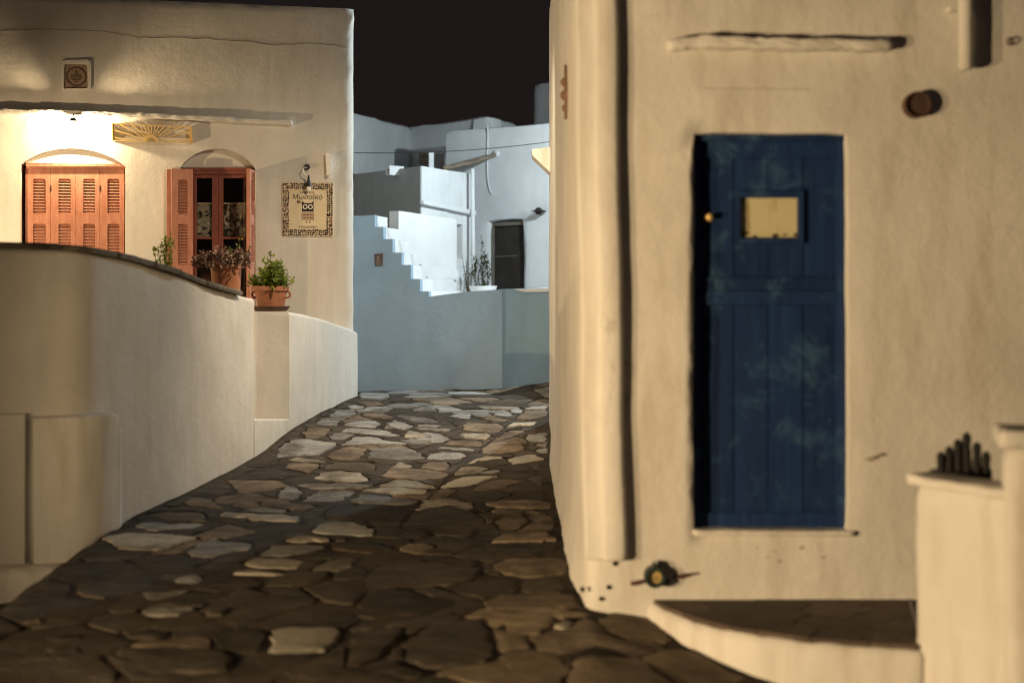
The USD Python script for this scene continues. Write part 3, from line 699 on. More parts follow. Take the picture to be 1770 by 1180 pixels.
# ------------------------------------------------------------------ right house
zt2 = CH + 2.5
def uvF(px, py, h=0): return FRONT.uv(px, py, h)
door_hole = Polygon([uvF(1200, 231), uvF(1465, 231), uvF(1467, 917), uvF(1199, 917)])
fw = FRONT.slab(Polygon([(0, -.9), (4.2, -.9), (4.2, zt2), (0, zt2)]).difference(door_hole), -.45, 0)
sw = trimesh.creation.extrude_polygon(Polygon([(.351, 6.8), (.8, 6.8), (.8, 12.8), (.33, 12.8)]), zt2 + .9, engine='earcut'); sw.apply_translation([0, 0, -.9])
bw_ = trimesh.creation.extrude_polygon(Polygon([(.33, 12.4), (4.5, 12.4), (4.5, 12.8), (.33, 12.8)]), zt2 + .9, engine='earcut'); bw_.apply_translation([0, 0, -.9])
def near_door(v): return ((v[:, 0] > .78) & (v[:, 0] < 1.72) & (v[:, 2] < CH + .85) & (v[:, 2] > .3) & (v[:, 1] < 7.3)) * .8
wm = rough(mani(weld(fw)) + mani(weld(sw)) + mani(weld(bw_)), .09, .007, 1.8, 40, 3, .0012, near_door)
v = wm.vertices
v[:, 0] -= .055 * np.clip((v[:, 2] - .2) / 3.3, 0, 1) * np.clip(1 - (v[:, 0] - .36) / .35, 0, 1) * np.clip((12.6 - v[:, 1]) / 6, 0, 1)
gz = ground_z(v[:, 0], v[:, 1]); fl = np.clip(1 - (v[:, 2] - gz) / .45, 0, 1) ** 2
v[:, 0] -= .045 * fl * np.clip(1 - (v[:, 0] - .36) / .2, 0, 1) * sm((v[:, 1] - 6.9) / .6) * (1 - sm((v[:, 1] - 11) / 1.2))
wm.vertices = v
RH = thing('corner_house', 'cream plastered corner house with the blue door, right of the lane', 'house', (1.2, 7.2, .05))
part(RH, 'wall', wm, 'white_plaster', 45)
m = trimesh.creation.extrude_polygon(Polygon([(.6, 7.1), (4.3, 7.1), (4.3, 12.5), (.6, 12.5)]), .2, engine='earcut'); m.apply_translation([0, 0, zt2 - .35])
part(RH, 'roof', m, 'white_plaster')
# pilaster on the corner
prof = np.array([(-.005, -.02), (-.005, .012), (.008, .022), (.070, .026), (.080, .050), (.095, .060), (.13, .066), (.165, .066), (.184, .058), (.193, .035), (.195, -.02)])
zz = np.concatenate([[CH - 1.290, CH - 1.284, CH - 1.27], np.linspace(CH - 1.22, zt2 - .02, 50)])
Vp, Fp = [], []
for i, z in enumerate(zz):
    sx = .004 - .055 * np.clip((z - .2) / 3.3, 0, 1) * 1.0 + .004 * math.sin(z * 5)
    shr = (.80, .93, 1.0)[i] if i < 3 else 1.0
    for (s_, h_) in prof:
        Vp.append([*FRONT.w([[sx + .098 + (s_ - .098) * (1 + .008 * math.sin(z * 3.1)) * shr, 0, h_ * shr]])[0][:2], z])
npf = len(prof)
for i in range(len(zz) - 1):
    for j in range(npf - 1):
        a, b = i * npf + j, i * npf + j + 1
        Fp += [[a, b, b + npf], [a, b + npf, a + npf]]
for j in range(1, npf - 1): Fp += [[0, j + 1, j], [(len(zz) - 1) * npf, (len(zz) - 1) * npf + j, (len(zz) - 1) * npf + j + 1]]
pm = trimesh.Trimesh(np.array(Vp), np.array(Fp), process=False)
pm.vertices += np.stack([meshkit.fbm(pm.vertices * 4 + k * 3, 3, 60 + k) - .5 for k in range(3)], 1) * .005
part(RH, 'pilaster', pm, 'white_plaster', 60)
# drip ledge above door
lw = [(1156, 66), (1200, 62), (1300, 64), (1400, 65), (1500, 66), (1546, 67)]
up = [uvF(p, y, .08) for p, y in lw]; dn = [uvF(p, y + 20, .08) for p, y in lw]
lm = rough(FRONT.slab(Polygon(up + dn[::-1]), -.03, .085), .03, .014, 8, 71, 2, .006)
part(RH, 'drip_ledge', lm, 'white_plaster', 60)
part(RH, 'door_sill', rough(FRONT.slab(Polygon([uvF(1197, 915.5, .02), uvF(1482, 917.5, .02), uvF(1478, 928, .02), uvF(1198, 926, .02)]), -.2, .02), .03, .004, 9, 72, 1), 'white_plaster', 50)
# downpipe stub
dp = at(1672, 120, 6.7); pr = .034
dpp = [[dp[0], 6.8 - .075, z] for z in np.linspace(dp[2] + .012, zt2, 30)]
part(RH, 'drain_pipe', tube([[dp[0], 6.8 - .075, dp[2]]] + dpp, [pr * .7] + [pr] * 30, 16), 'white_plaster', 50)
b_ = at(1672, 12, 6.7)
part(RH, 'pipe_bracket', [box((b_[0] - .02, 6.765, b_[2]), (.10, .08, .022))], 'white_plaster')
# round vent
vt, vc, vr = disc(FRONT, 1586, 181, 22.5, -.05, .05, 36)
ring = FRONT.slab(Point(*vc).buffer(vr, quad_segs=10).difference(Point(*vc).buffer(vr * .90, quad_segs=10)), -.02, .06)
VN = part(RH, 'vent', ring, 'dark_clay', label='round dark vent cover right of the blue door')
part(VN, 'back', FRONT.slab(Point(*vc).buffer(vr * .89, quad_segs=10), -.02, .03), 'black_iron')
for k in range(9):
    z = (k - 4) * vr * .2; hw = math.sqrt(max(0, (vr * .88) ** 2 - z * z))
    if hw > .01:
        sl_ = trimesh.creation.box([2 * hw, .012, .003]); sl_.apply_transform(trimesh.transformations.rotation_matrix(.7, [1, 0, 0]))
        part(VN, 'slat', FRONT.map(sl_, (vc[0], vc[1] + z, .04)), 'dark_clay')
# ring eye
ec = at(1747, 72, 6.78)
part(RH, 'ring_bolt', orient(trimesh.creation.torus(.017, .004, 20, 8), (0.2, 1, .2), ec + [0, -.0, 0]), 'rust', True)
# hairline over door and scratches
part(RH, 'crack', tube([FRONT.w([[*uvF(x, y + rng.normal(0, .6)), .001]])[0] for x, y in zip(np.linspace(1215, 1400, 24), np.linspace(153, 155, 24))], .0018, 5), 'crack')
for (x0, y0, x1, y1, n_) in ((1500, 795, 1530, 784, 9),):
    for k in range(n_):
        t = k / n_; c_ = uvF(x0 + (x1 - x0) * t + rng.normal(0, 1.5), y0 + (y1 - y0) * t + rng.normal(0, 2))
        part(RH, 'chip', FRONT.slab(affinity.scale(Point(*c_).buffer(.006 + .006 * rng.random(), quad_segs=2), 1.4, .6), -.01, .005), 'crack')
for k in range(6):
    c_ = uvF(1300 + rng.random() * 150, 945 + rng.random() * 26)
    part(RH, 'chip', FRONT.slab(affinity.scale(Point(*c_).buffer(.004 + .007 * rng.random(), quad_segs=2), 1.5, .7), -.01, .004), 'crack')
for (hx, hy, r_) in ((1052, 1014, .011), (1039, 1034, .010), (1063, 973, .012), (1007, 1018, .012)):
    c_ = uvF(hx, hy)
    part(RH, 'hole', FRONT.slab(Point(*c_).buffer(r_, quad_segs=4), -.01, .007), 'hole')

# blue door
DH = -.10
def dr(x0, y0, x1, y1, h0, h1): return FRONT.rect(x0, y0, x1, y1, h0, h1)
def bev(m): return m
DR = part(RH, 'door', FRONT.rect(1201, 233, 1464, 915, DH - .06, DH - .03), 'blue_paint', label='weathered blue plank door with a small window')
part(DR, 'frame_member', dr(1201, 232.5, 1463, 244, DH - .02, DH + .05), 'blue_paint')
part(DR, 'frame_member', dr(1447.5, 244.5, 1464, 914, DH - .02, DH + .035), 'blue_paint')
part(DR, 'frame_member', dr(1200, 244.5, 1212, 914, DH - .02, DH + .035), 'blue_paint')
part(DR, 'rail', dr(1212.5, 245, 1447, 272.5, DH - .029, DH + .012), 'blue_paint')
part(DR, 'rail', dr(1212.5, 479, 1447, 502, DH - .029, DH + .014), 'blue_paint')
part(DR, 'rail', dr(1212.5, 503, 1447, 527, DH - .029, DH + .022), 'blue_paint')
part(DR, 'rail', dr(1212.5, 886, 1447, 911, DH - .029, DH + .016), 'blue_paint')
xs_ = [1212.5, 1268, 1327, 1388, 1447]
for i in range(4):
    a, b = xs_[i] + .9, xs_[i + 1] - .9
    hh = DH + (.0, -.004, -.002, -.005)[i]
    if i in (1, 2):
        part(DR, 'plank', dr(a, 273.3, b, 330, DH - .029, hh), 'blue_paint'); part(DR, 'plank', dr(a, 422, b, 478.3, DH - .029, hh), 'blue_paint')
    else:
        part(DR, 'plank', dr(a, 273.3, b, 478.3, DH - .029, hh), 'blue_paint')
    part(DR, 'plank', dr(a, 528, b, 885.2, DH - .029, hh), 'blue_paint')
wf = Polygon([uvF(1269, 330.5, DH), uvF(1387.5, 330.5, DH), uvF(1387.5, 421.5, DH), uvF(1269, 421.5, DH)]); wi = Polygon([uvF(1278.5, 342, DH), uvF(1378.5, 342, DH), uvF(1378.5, 412, DH), uvF(1278.5, 412, DH)])
part(DR, 'window_frame', FRONT.slab(wf.difference(wi), DH - .029, DH + .02), 'blue_paint')
part(DR, 'paper', FRONT.slab(wi.buffer(-.001), DH - .025, DH - .012), 'paper', label='yellowed paper behind the door pane')
part(DR, 'pane', FRONT.slab(wi.buffer(-.001), DH - .008, DH - .004), 'glass')
fl_ = []
for (x0, y0, w_, h_) in ((1281, 400, 14, 5), (1334, 404, 12, 6), (1352, 404, 9, 3), (1300, 407, 9, 3), (1371, 403, 8, 6)):
    fl_.append(FRONT.slab(affinity.scale(Point(*uvF(x0 + w_ / 2, y0 + h_ / 2, DH - .012)).buffer(1, quad_segs=4), w_ / F * 3.4, h_ / F * 3.4), DH - .0118, DH - .0095))
part(DR, 'stain', fl_, 'rust')
kc = uvF(1224, 376, DH)
kn = trimesh.creation.uv_sphere(.017); kn.apply_scale([1, 1, .7])
part(DR, 'knob', [FRONT.map(kn, (kc[0], kc[1], DH + .05)), FRONT.slab(Point(*kc).buffer(.021), DH, DH + .012), FRONT.slab(Point(*kc).buffer(.008), DH + .01, DH + .045)], 'brass', 50)

# terracotta ornament and corbel on the alley side
oy = 8.1; 
def sidept(px, y): return np.array([(px - 885) * y / F, y])
og = trimesh.creation.extrude_polygon(Polygon([(-.08, 0), (-.03, -.15), (.03, -.15), (.06, -.05), (.09, .02), (.06, .10), (.02, .155), (-.03, .155), (-.07, .08)]), .035, engine='earcut')
orn_c = at(983, 160, oy)
ORN = thing('wall_ornament', 'reddish clay relief ornament on the alley side of the corner house', 'ornament', orn_c)
def sidemap(m, c, dx=0):
    m = m.copy(); u, w_, h_ = m.vertices[:, 0].copy(), m.vertices[:, 1].copy(), m.vertices[:, 2].copy()
    m.vertices = np.column_stack([c[0] - h_ + dx, c[1] - u, c[2] + w_]); return m
part(ORN, 'plate', sidemap(og, orn_c, .010), 'ornament')
for (u_, w_, r_) in ((-.02, .06, .028), (.02, -.02, .03), (-.01, -.09, .02)):
    s_ = trimesh.creation.icosphere(1, r_); part(ORN, 'boss', sidemap(s_, orn_c + [-.02, -u_, w_], .0), 'ornament', True)
part(RH, 'corbel', rough(trimesh.Trimesh(*(lambda P, f: (P, f))(np.array([[.33, 12.2, at(0, 254, 12.2)[2]], [.17, 12.2, at(0, 258, 12.2)[2]], [.175, 12.2, at(0, 268, 12.2)[2]], [.33, 12.2, at(0, 298, 12.2)[2]],
        [.33, 12.6, at(0, 254, 12.2)[2]], [.17, 12.6, at(0, 258, 12.2)[2]], [.175, 12.6, at(0, 268, 12.2)[2]], [.33, 12.6, at(0, 298, 12.2)[2]]]),
        np.array([[0, 1, 2], [0, 2, 3], [4, 6, 5], [4, 7, 6], [0, 4, 5], [0, 5, 1], [1, 5, 6], [1, 6, 2], [2, 6, 7], [2, 7, 3], [3, 7, 4], [3, 4, 0]])), process=True), .05, .004, 6, 3, 0), 'white_plaster')

# water meter
mc = uvF(1132, 997, .06)
WMt = thing('water_meter', 'round brass water meter in a dark ring low on the corner house wall', 'meter', FRONT.w([[mc[0], mc[1], 0]])[0])
R_ = 18 / F * 6.74
part(WMt, 'body', FRONT.slab(Point(*mc).buffer(R_, quad_segs=8).difference(Point(*mc).buffer(R_ * .66, quad_segs=8)), -.01, .075), 'dark_green_iron')
part(WMt, 'dial', FRONT.slab(Point(*mc).buffer(R_ * .65, quad_segs=8), -.01, .055), 'old_brass')
part(WMt, 'needle', FRONT.slab(Point(mc[0] + .006, mc[1] - .008).buffer(.005), .055, .06), 'black_iron')
part(WMt, 'lid_hinge', FRONT.slab(Polygon([(mc[0] - .014, mc[1] + R_ * .9), (mc[0] + .016, mc[1] + R_ * .9), (mc[0] - .002, mc[1] + R_ * 1.5)]), .02, .07), 'dark_green_iron')
part(WMt, 'inlet', FRONT.slab(Polygon([(mc[0] + R_ * .75, mc[1] - R_ * .2), (mc[0] + R_ * 1.5, mc[1] - R_ * .45), (mc[0] + R_ * 1.5, mc[1] - R_ * .72), (mc[0] + R_ * .6, mc[1] - R_ * .75)]), 0, .05), 'dark_green_iron')
def fpt(px, py, h=.006): return FRONT.w([[*uvF(px, py, h), h]])[0]
part(WMt, 'pipe', tube([fpt(1090, 1008), fpt(1100, 1007), fpt(1112, 1004), fpt(1118, 1003)], [.010, .012, .010, .011], 8), 'rust', True)
part(WMt, 'pipe', tube([fpt(1164, 998), fpt(1175, 996), fpt(1180, 995), fpt(1195, 992), fpt(1208, 990)], [.006, .011, .013, .007, .004], 8), 'rust', True)

# curved door step
stp_xy = [(.63, 6.85), (.69, 6.66), (.745, 6.53), (.80, 6.42), (.906, 6.275), (1.06, 6.135), (1.26, 6.02), (1.487, 5.945), (1.695, 5.887), (1.73, 5.93), (1.93, 6.85)]
CS = thing('curved_step', 'curved white door step paved with dark stone below the blue door', 'step', (1.2, 6.3, CH - 1.65))
zst = CH - 1.48
sp2 = Polygon(stp_xy)
m = trimesh.creation.extrude_polygon(sp2, .5, engine='earcut'); m.apply_translation([0, 0, zst - .512])
part(CS, 'riser', rough(m, .05, .006, 4, 80, 2, .002), 'white_plaster', 50)
pts_ = np.array([[.8, 6.7], [.95, 6.4], [1.0, 6.75], [1.18, 6.5], [1.2, 6.15], [1.3, 6.75], [1.42, 6.3], [1.5, 6.6], [1.62, 6.05], [1.7, 6.4], [1.75, 6.75], [1.1, 6.3], [1.38, 6.05], [1.55, 6.8]])
def vor_cells(pts, clip):
    lo, hi = np.array(clip.bounds[:2]), np.array(clip.bounds[2:]); far = (hi - lo).max() * 6
    ext = np.vstack([pts, [[lo[0] - far, lo[1] - far], [hi[0] + far, lo[1] - far], [lo[0] - far, hi[1] + far], [hi[0] + far, hi[1] + far]]])
    v_ = Voronoi(ext); out = []
    for i in range(len(pts)):
        reg = v_.regions[v_.point_region[i]]
        if -1 in reg or not reg: continue
        out.append(Polygon(v_.vertices[reg]).intersection(clip))
    return out
top_clip = sp2.buffer(-.022).intersection(sbox(0, 0, 9, 6.79))
for c_ in vor_cells(pts_, top_clip):
    c_ = c_.buffer(-.003)
    if c_.is_empty: continue
    g_ = max(getattr(c_, 'geoms', [c_]), key=lambda q: q.area)
    m = trimesh.creation.extrude_polygon(g_, .03, engine='earcut'); m.apply_translation([0, 0, zst - .03 + rng.random() * .002])
    part(CS, 'paving_stone', m, 'step_stone')

# low wall and gate at the right
LW = thing('low_wall', 'low cream wall with a thick rounded cap and a taller pier at the right', 'wall', (1.9, 5.8, CH - 1.65))
zc = CH - .80
lwp = Polygon([(1.68, 5.97), (1.885, 5.56), (2.0, 5.5), (2.1, 5.62), (2.0, 5.66), (1.80, 6.06)])
m = trimesh.creation.extrude_polygon(lwp, zc + 1.0, engine='earcut'); m.apply_translation([0, 0, -1.0])
part(LW, 'wall', rough(m, .06, .007, 3, 90, 3), 'white_plaster', 50)
cp_ = lwp.buffer(.028, join_style=2).intersection(sbox(0, 5.3, 1.99, 6.785))
m = trimesh.creation.extrude_polygon(cp_, .045, engine='earcut'); m.apply_translation([0, 0, zc - .018])
part(LW, 'cap', rough(m, .025, .006, 9, 91, 2), 'white_plaster', 60)
pp_ = Polygon([(1.895, 5.46), (2.75, 5.28), (2.8, 5.58), (1.96, 5.72)])
m = trimesh.creation.extrude_polygon(pp_, CH - .60 + 1.0, engine='earcut'); m.apply_translation([0, 0, -1.0])
part(LW, 'pier', rough(m, .06, .006, 3, 92, 3), 'white_plaster', 50)
m = trimesh.creation.extrude_polygon(pp_.buffer(.025, join_style=2), .072, engine='earcut'); m.apply_translation([0, 0, CH - .612])
part(LW, 'pier_cap', rough(m, .03, .005, 6, 93, 2), 'white_plaster', 60)
gy = 6.02
GT = thing('picket_gate', 'dark gate with six round topped pickets behind the low right wall', 'gate', (2.0, gy, CH - 1.5))
for (px_, py_) in ((1626.5, 780), (1641, 770), (1656, 758), (1670.8, 746.5), (1688.5, 763), (1704.5, 779)):
    t_ = at(px_, py_, gy); r_ = .0205
    pf = [(.001, 0), (.010, -.004), (r_ * .88, -.016), (r_ * .92, -.034), (r_ * .80, -.052), (r_ * .78, -.06), (r_ * .95, -.085), (r_, -.12), (r_, -.95), (.001, -.95)]
    part(GT, 'picket', lathe(pf, t_, 14), 'gate_black', 40)
a_, b_ = at(1612, 812, gy), at(1716, 812, gy)
part(GT, 'rail', box(((a_[0] + b_[0]) / 2, gy + .02, a_[2] - .06), (b_[0] - a_[0], .025, .12)), 'gate_black')
part(GT, 'rail', box(((a_[0] + b_[0]) / 2, gy + .02, a_[2] - .55), (b_[0] - a_[0], .02, .05)), 'gate_black')

# ------------------------------------------------------------------ far buildings
FB = thing('stair_wall', 'grey blue retaining wall with white steps climbing along it at the end of the lane', 'wall', (-.9, 16.2, CH - 1.1))
xk = [741, 726, 710, 694, 678.5, 662.8, 648.2]
yk = [512.5, 503, 481.5, 457.5, 436.5, 413, 392, 371.5]
pl = [BLUE.uv(600, 760), BLUE.uv(868, 760), BLUE.uv(868, 499.5), BLUE.uv(800, 504.5)]
for i in range(7):
    pl += [BLUE.uv(xk[i], yk[i]), BLUE.uv(xk[i], yk[i + 1])]
pl += [BLUE.uv(600, 375)]
bp_ = Polygon(pl)
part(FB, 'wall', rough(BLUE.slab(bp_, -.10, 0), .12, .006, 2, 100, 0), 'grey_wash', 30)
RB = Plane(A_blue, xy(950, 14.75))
part(FB, 'wall', rough(RB.slab(Polygon([(.0, -.6), (RB.len + .6, -.6), (RB.len + .6, RB.uv(950, 496.5)[1]), (0.0, RB.uv(868, 499.5)[1])]), -.12, 0), .15, .004, 2, 101, 0), 'grey_wash_shaded', 30, label='right stretch with its shade put into a duller colour')  # same wall; its shade is painted in with the darker wash
part(FB, 'coping', rough(RB.slab(Polygon([(.25, RB.uv(868, 499)[1] - .0), (RB.len + .6, RB.uv(950, 496)[1]), (RB.len + .6, RB.uv(950, 505)[1]), (.45, RB.uv(868, 505)[1])]), -.1, .02), .06, .003, 3, 102, 1), 'far_plaster', 40)
uend = BLUE.uv(600, 500)[0]
for i in range(7):
    ui = BLUE.uv(xk[i], 500)[0]; ztop = BLUE.uv(xk[i], yk[i + 1])[1]; zbot = BLUE.uv(xk[i], yk[i])[1] - .25
    wdt = 1.45 if i < 2 else .58
    if i == 6: wdt = .4
    part(FB, 'step', rough(BLUE.slab(Polygon([(uend, zbot), (ui, zbot), (ui, ztop), (uend, ztop)]), -.10 - wdt, -.101), .05, .006, 5, 110 + i, 1), 'far_plaster', 40)
# terrace behind the wall
tp = Polygon([tuple(BLUE.w([[BLUE.uv(742, 500)[0], 0, -.1]])[0][:2]), (-.12, 15.72), xy(960, 15.0), (.9, 19), (-1.5, 21)])
m = trimesh.creation.extrude_polygon(tp, .3, engine='earcut'); m.apply_translation([0, 0, BLUE.uv(741, 513)[1] - .3])
solo('upper_terrace', m, 'far_plaster', kind='structure')
# tall white balustrade wall beside steps
WWp = Plane(xy(689, 16.62), xy(789, 17.55))
def wwtop(px, py): return WWp.uv(px, py)
s788 = WWp.uv(789, 380)[0]
part(FB, 'parapet', rough(WWp.slab(Polygon([(0, .8), (s788, .8), (s788, WWp.uv(788, 379)[1]), (0, WWp.uv(689, 364.5)[1])]), -.14, 0), .1, .004, 3, 120, 0), 'far_plaster', 40)
lg = [WWp.uv(722, 455), WWp.uv(788, 466), WWp.uv(788, 484), WWp.uv(735, 484)]
part(FB, 'parapet_footing', rough(WWp.slab(Polygon(lg), 0, .05), .06, .003, 4, 121, 1), 'far_plaster', 40)
# cube house on landing
CB = thing('cube_house', 'small flat roofed white cube house above the steps', 'house', (-1.2, 17.6, CH))
BU, BV = Plane(xy(600, 18.55), xy(728.5, 17.2)), Plane(xy(728.5, 17.2), xy(815, 18.4))
pb = [xy(728.5, 17.2), xy(815, 18.4), (-1.5, 19.9), xy(600, 18.55)]
zr = CH + 1.49
low = trimesh.creation.extrude_polygon(Polygon(pb), zr - 1.0, engine='earcut'); low.apply_translation([0, 0, 1.0])
slit = BV.rect(790, 388, 799.5, 447, -.16, .05, 0)
cbm = mani(weld(low)) - mani(weld(slit))
part(CB, 'wall', rough(cbm, .12, .006, 2, 130, 0), 'far_plaster', 30)
part(CB, 'side_face', BU.slab(Polygon([(0, 1.2), (BU.len - .004, 1.2), (BU.len - .004, zr - .004), (0, zr - .004)]), .004, .016), 'grey_side', label='left face with its shade put into a dark grey slab')  # unlit side of the cube, its shade added as a darker grey slab
part(CB, 'slit_window', BV.rect(790.5, 388.5, 799, 446.5, -.155, -.13, 0), 'far_dark')
part(CB, 'moulding', rough(BV.slab(Polygon([BV.uv(730, 346, .05), BV.uv(822, 364.5, .05), BV.uv(822, 373, .05), BV.uv(730, 353, .05)]), 0.001, .07), .05, .004, 6, 131, 1), 'far_plaster', 40)
pt_ = at(816.5, 292, 18.2); pb_ = at(818.5, 508, 18.2)
part(CB, 'drain_pipe', tube([pb_, (pb_ + pt_) / 2, pt_], .027, 10), 'far_plaster', True)
sc_ = BU.uv(689, 297)
SPT = part(CB, 'roof_spout', BU.slab(sbox(sc_[0] - .045, sc_[1] - .05, sc_[0] + .045, sc_[1] + .065).difference(sbox(sc_[0] - .02, sc_[1] - .035, sc_[0] + .025, sc_[1] + .04)), -.05, .16), 'far_plaster')
part(SPT, 'mouth', BU.slab(sbox(sc_[0] - .02, sc_[1] - .035, sc_[0] + .025, sc_[1] + .04), -.04, .02), 'far_dark')
# rooftop unit
RU = thing('rooftop_unit', 'boxy grey rooftop unit with dark faces on the cube house', 'air conditioner', at(745, 290, 18.0))
ru1 = Plane(xy(724, 18.2), xy(742.5, 18.0)); ru2 = Plane(xy(742.5, 18.0), xy(768.5, 18.5))
zz0, zz1 = zr - .02, CH + (500 - 263.5) / F * 18.1
m = trimesh.creation.extrude_polygon(Polygon([xy(724, 18.2), xy(742.5, 18.0), xy(768.5, 18.5), xy(748, 18.75)]), zz1 - zz0, engine='earcut'); m.apply_translation([0, 0, zz0])
part(RU, 'casing', m, 'far_frame')
part(RU, 'dark_panel', ru2.rect(751, 265.5, 767.5, 296, 0.001, .012), 'far_dark')
part(RU, 'corner_post', ru2.rect(743, 264, 750, 296, 0.001, .015), 'far_plaster')
part(RU, 'grille', ru1.rect(726, 266, 741, 290, 0.001, .01), 'wood_pole')
for k in range(5): part(RU, 'grille_bar', ru1.rect(726.5, 268 + k * 4.4, 740.5, 269.6 + k * 4.4, .0105, .02), 'far_dark')
# back house with the dark door
FH = thing('back_house', 'tall white house with a dark door behind the retaining wall', 'house', (0, 19.2, CH))
FF = Plane(xy(768.2, 19.61), xy(985, 18.387))
zf = CH + 2.185
dh = Polygon([FF.uv(842, 382), FF.uv(903.5, 378), FF.uv(903.5, 525), FF.uv(842, 530)])
fp = Polygon([(0, .9), (FF.len, .9), (FF.len, zf), (0, zf)])
part(FH, 'wall', rough(FF.slab(fp.difference(dh), -.3, 0), .15, .008, 1.6, 140, 1), 'far_plaster', 40)
dq = Polygon([FF.uv(846, 385.5, -.1), FF.uv(905.5, 381, -.1), FF.uv(905.5, 535, -.1), FF.uv(846, 535, -.1)]); di = Polygon([FF.uv(853.5, 391, -.1), FF.uv(905.5, 388.5, -.1), FF.uv(905.5, 535, -.1), FF.uv(853.5, 535, -.1)])
part(FH, 'door_frame', FF.slab(dq.difference(di), -.16, -.09), 'far_frame')
dd = part(FH, 'door', FF.slab(di.buffer(.0), -.15, -.12), 'far_dark')
part(dd, 'bar', FF.slab(Polygon([FF.uv(854, 443.3, -.11), FF.uv(893, 441, -.11), FF.uv(893, 442.2, -.11), FF.uv(854, 444.8, -.11)]), -.119, -.108), 'far_frame')
GG = Plane(xy(640, 22.6), xy(845, 20.5))
zg = CH + 2.51
part(FH, 'rear_wall', rough(GG.slab(Polygon([(0, .9), (GG.len, .9), (GG.len, zg), (0, zg)]), -.3, 0), .2, .01, 1.3, 141, 1), 'far_plaster', 40)
GV = Plane(xy(845, 20.5), xy(900, 21.4))
part(FH, 'rear_wall', rough(GV.slab(Polygon([(0.02, .9), (GV.len, .9), (GV.len, zg - .02), (0.02, zg)]), -.3, 0), .2, .006, 1.5, 142, 1), 'far_plaster', 40)
HH = Plane(xy(595, 19.7), xy(716, 21.95))
part(FH, 'rear_wall', rough(HH.slab(Polygon([(0, .9), (HH.len, .9), (HH.len, CH + 2.5), (0, CH + 2.5)]), -.3, 0), .2, .01, 1.3, 143, 1), 'far_plaster', 40)
# conduit on wall
cd = [(842.5, 217), (842.3, 240), (841.5, 270), (841.8, 300), (844, 320), (849, 335)]
P_ = np.array([FF.w([[*FF.uv(a, b, .02), .012]])[0] for a, b in cd]); ti = np.linspace(0, 1, 24); tt = np.linspace(0, 1, len(P_))
part(FH, 'conduit', tube(np.stack([PchipInterpolator(tt, P_[:, k])(ti) for k in range(3)], 1), .010, 6), 'far_plaster', True)
pa, pb2 = FF.w([[*FF.uv(858, 266, 0), -.02]])[0], at(766, 292, 18.35)
PL = thing('wooden_pole', 'weathered wooden pole slanting from the back house to the cube roof', 'pole', pb2)
part(PL, 'shaft', tube([pa, pa * .6 + pb2 * .4 + [0, 0, -.02], pb2], [.026, .03, .034], 8), 'wood_pole', True)
pc2, pd2 = pa + [-.15, .0, -.03], at(772, 289, 18.9)
part(PL, 'brace', tube([pc2, pd2], .02, 8), 'wood_pole', True)
part(FH, 'pole_socket', rough(orient(trimesh.creation.cylinder(.05, .06, sections=14), (FF.n[0], FF.n[1], 0), pa + [FF.n[0] * .02, FF.n[1] * .02, 0]), .03, .003, 9, 1, 1), 'far_plaster', True)
CHM = thing('chimney', 'plain grey chimney block on the roof beside the corner house', 'chimney', at(937, 208, 20.5))
part(CHM, 'stack', rough(trimesh.creation.extrude_polygon(Polygon([xy(923, 20.6), xy(960, 20.3), xy(962, 21), xy(925, 21.2)]), 1.7, engine='earcut').apply_translation([0, 0, CH + 142 * 0 + (500 - 142) / F * 20.5 - 1.7]), .15, .006, 3, 150, 1), 'grey_side', 40)
# lamp on the back house
BLm = thing('bulkhead_lamp', 'small dark wall lamp right of the back house door', 'lamp', FF.w([[*FF.uv(931, 365), 0]])[0])
lc = FF.w([[*FF.uv(931, 365, .09), .09]])[0]
sp_ = trimesh.creation.icosphere(2, .05); sp_.apply_translation(lc)
part(BLm, 'globe', sp_, 'far_dark', True)
part(BLm, 'brim', lathe([(.02, .028), (.10, .002), (.10, -.004), (.02, .012)], lc, 20), 'far_dark')
part(BLm, 'arm', tube([FF.w([[*FF.uv(931, 365), -.02]])[0], lc], .014, 8), 'black_iron')
# tile on blue wall
TB = thing('brown_tile', 'small brown relief tile on the grey blue wall below the steps', 'tile', BLUE.w([[*BLUE.uv(654, 459), 0]])[0])
part(TB, 'tile', BLUE.slab(Polygon([BLUE.uv(647, 439, .02), BLUE.uv(661, 437.5, .02), BLUE.uv(660.5, 458.5, .02), BLUE.uv(648, 459.5, .02)]), -.02, .02), 'tile_relief')
tc = BLUE.uv(653.5, 449, .02)
part(TB, 'relief', [BLUE.slab(Point(tc[0], tc[1] + .025).buffer(.014, quad_segs=3), .02, .027)] + [BLUE.slab(sbox(tc[0] - .025, tc[1] - .055 + i * .022, tc[0] + .028, tc[1] - .046 + i * .022), .02, .025) for i in range(3)], 'tile')
# overhead wire
w0, w1 = at(560, 262, 15.6), at(990, 239.5, 15.6)
tw = np.linspace(0, 1, 24)[:, None]
wp_ = w0 + (w1 - w0) * tw + np.concatenate([np.zeros((24, 2)), -0.07 * (4 * tw * (1 - tw))], 1)
solo('overhead_wire', tube(wp_, .0045, 5), 'wire', 'thin dark wire strung across the lane end between houses', 'wire')

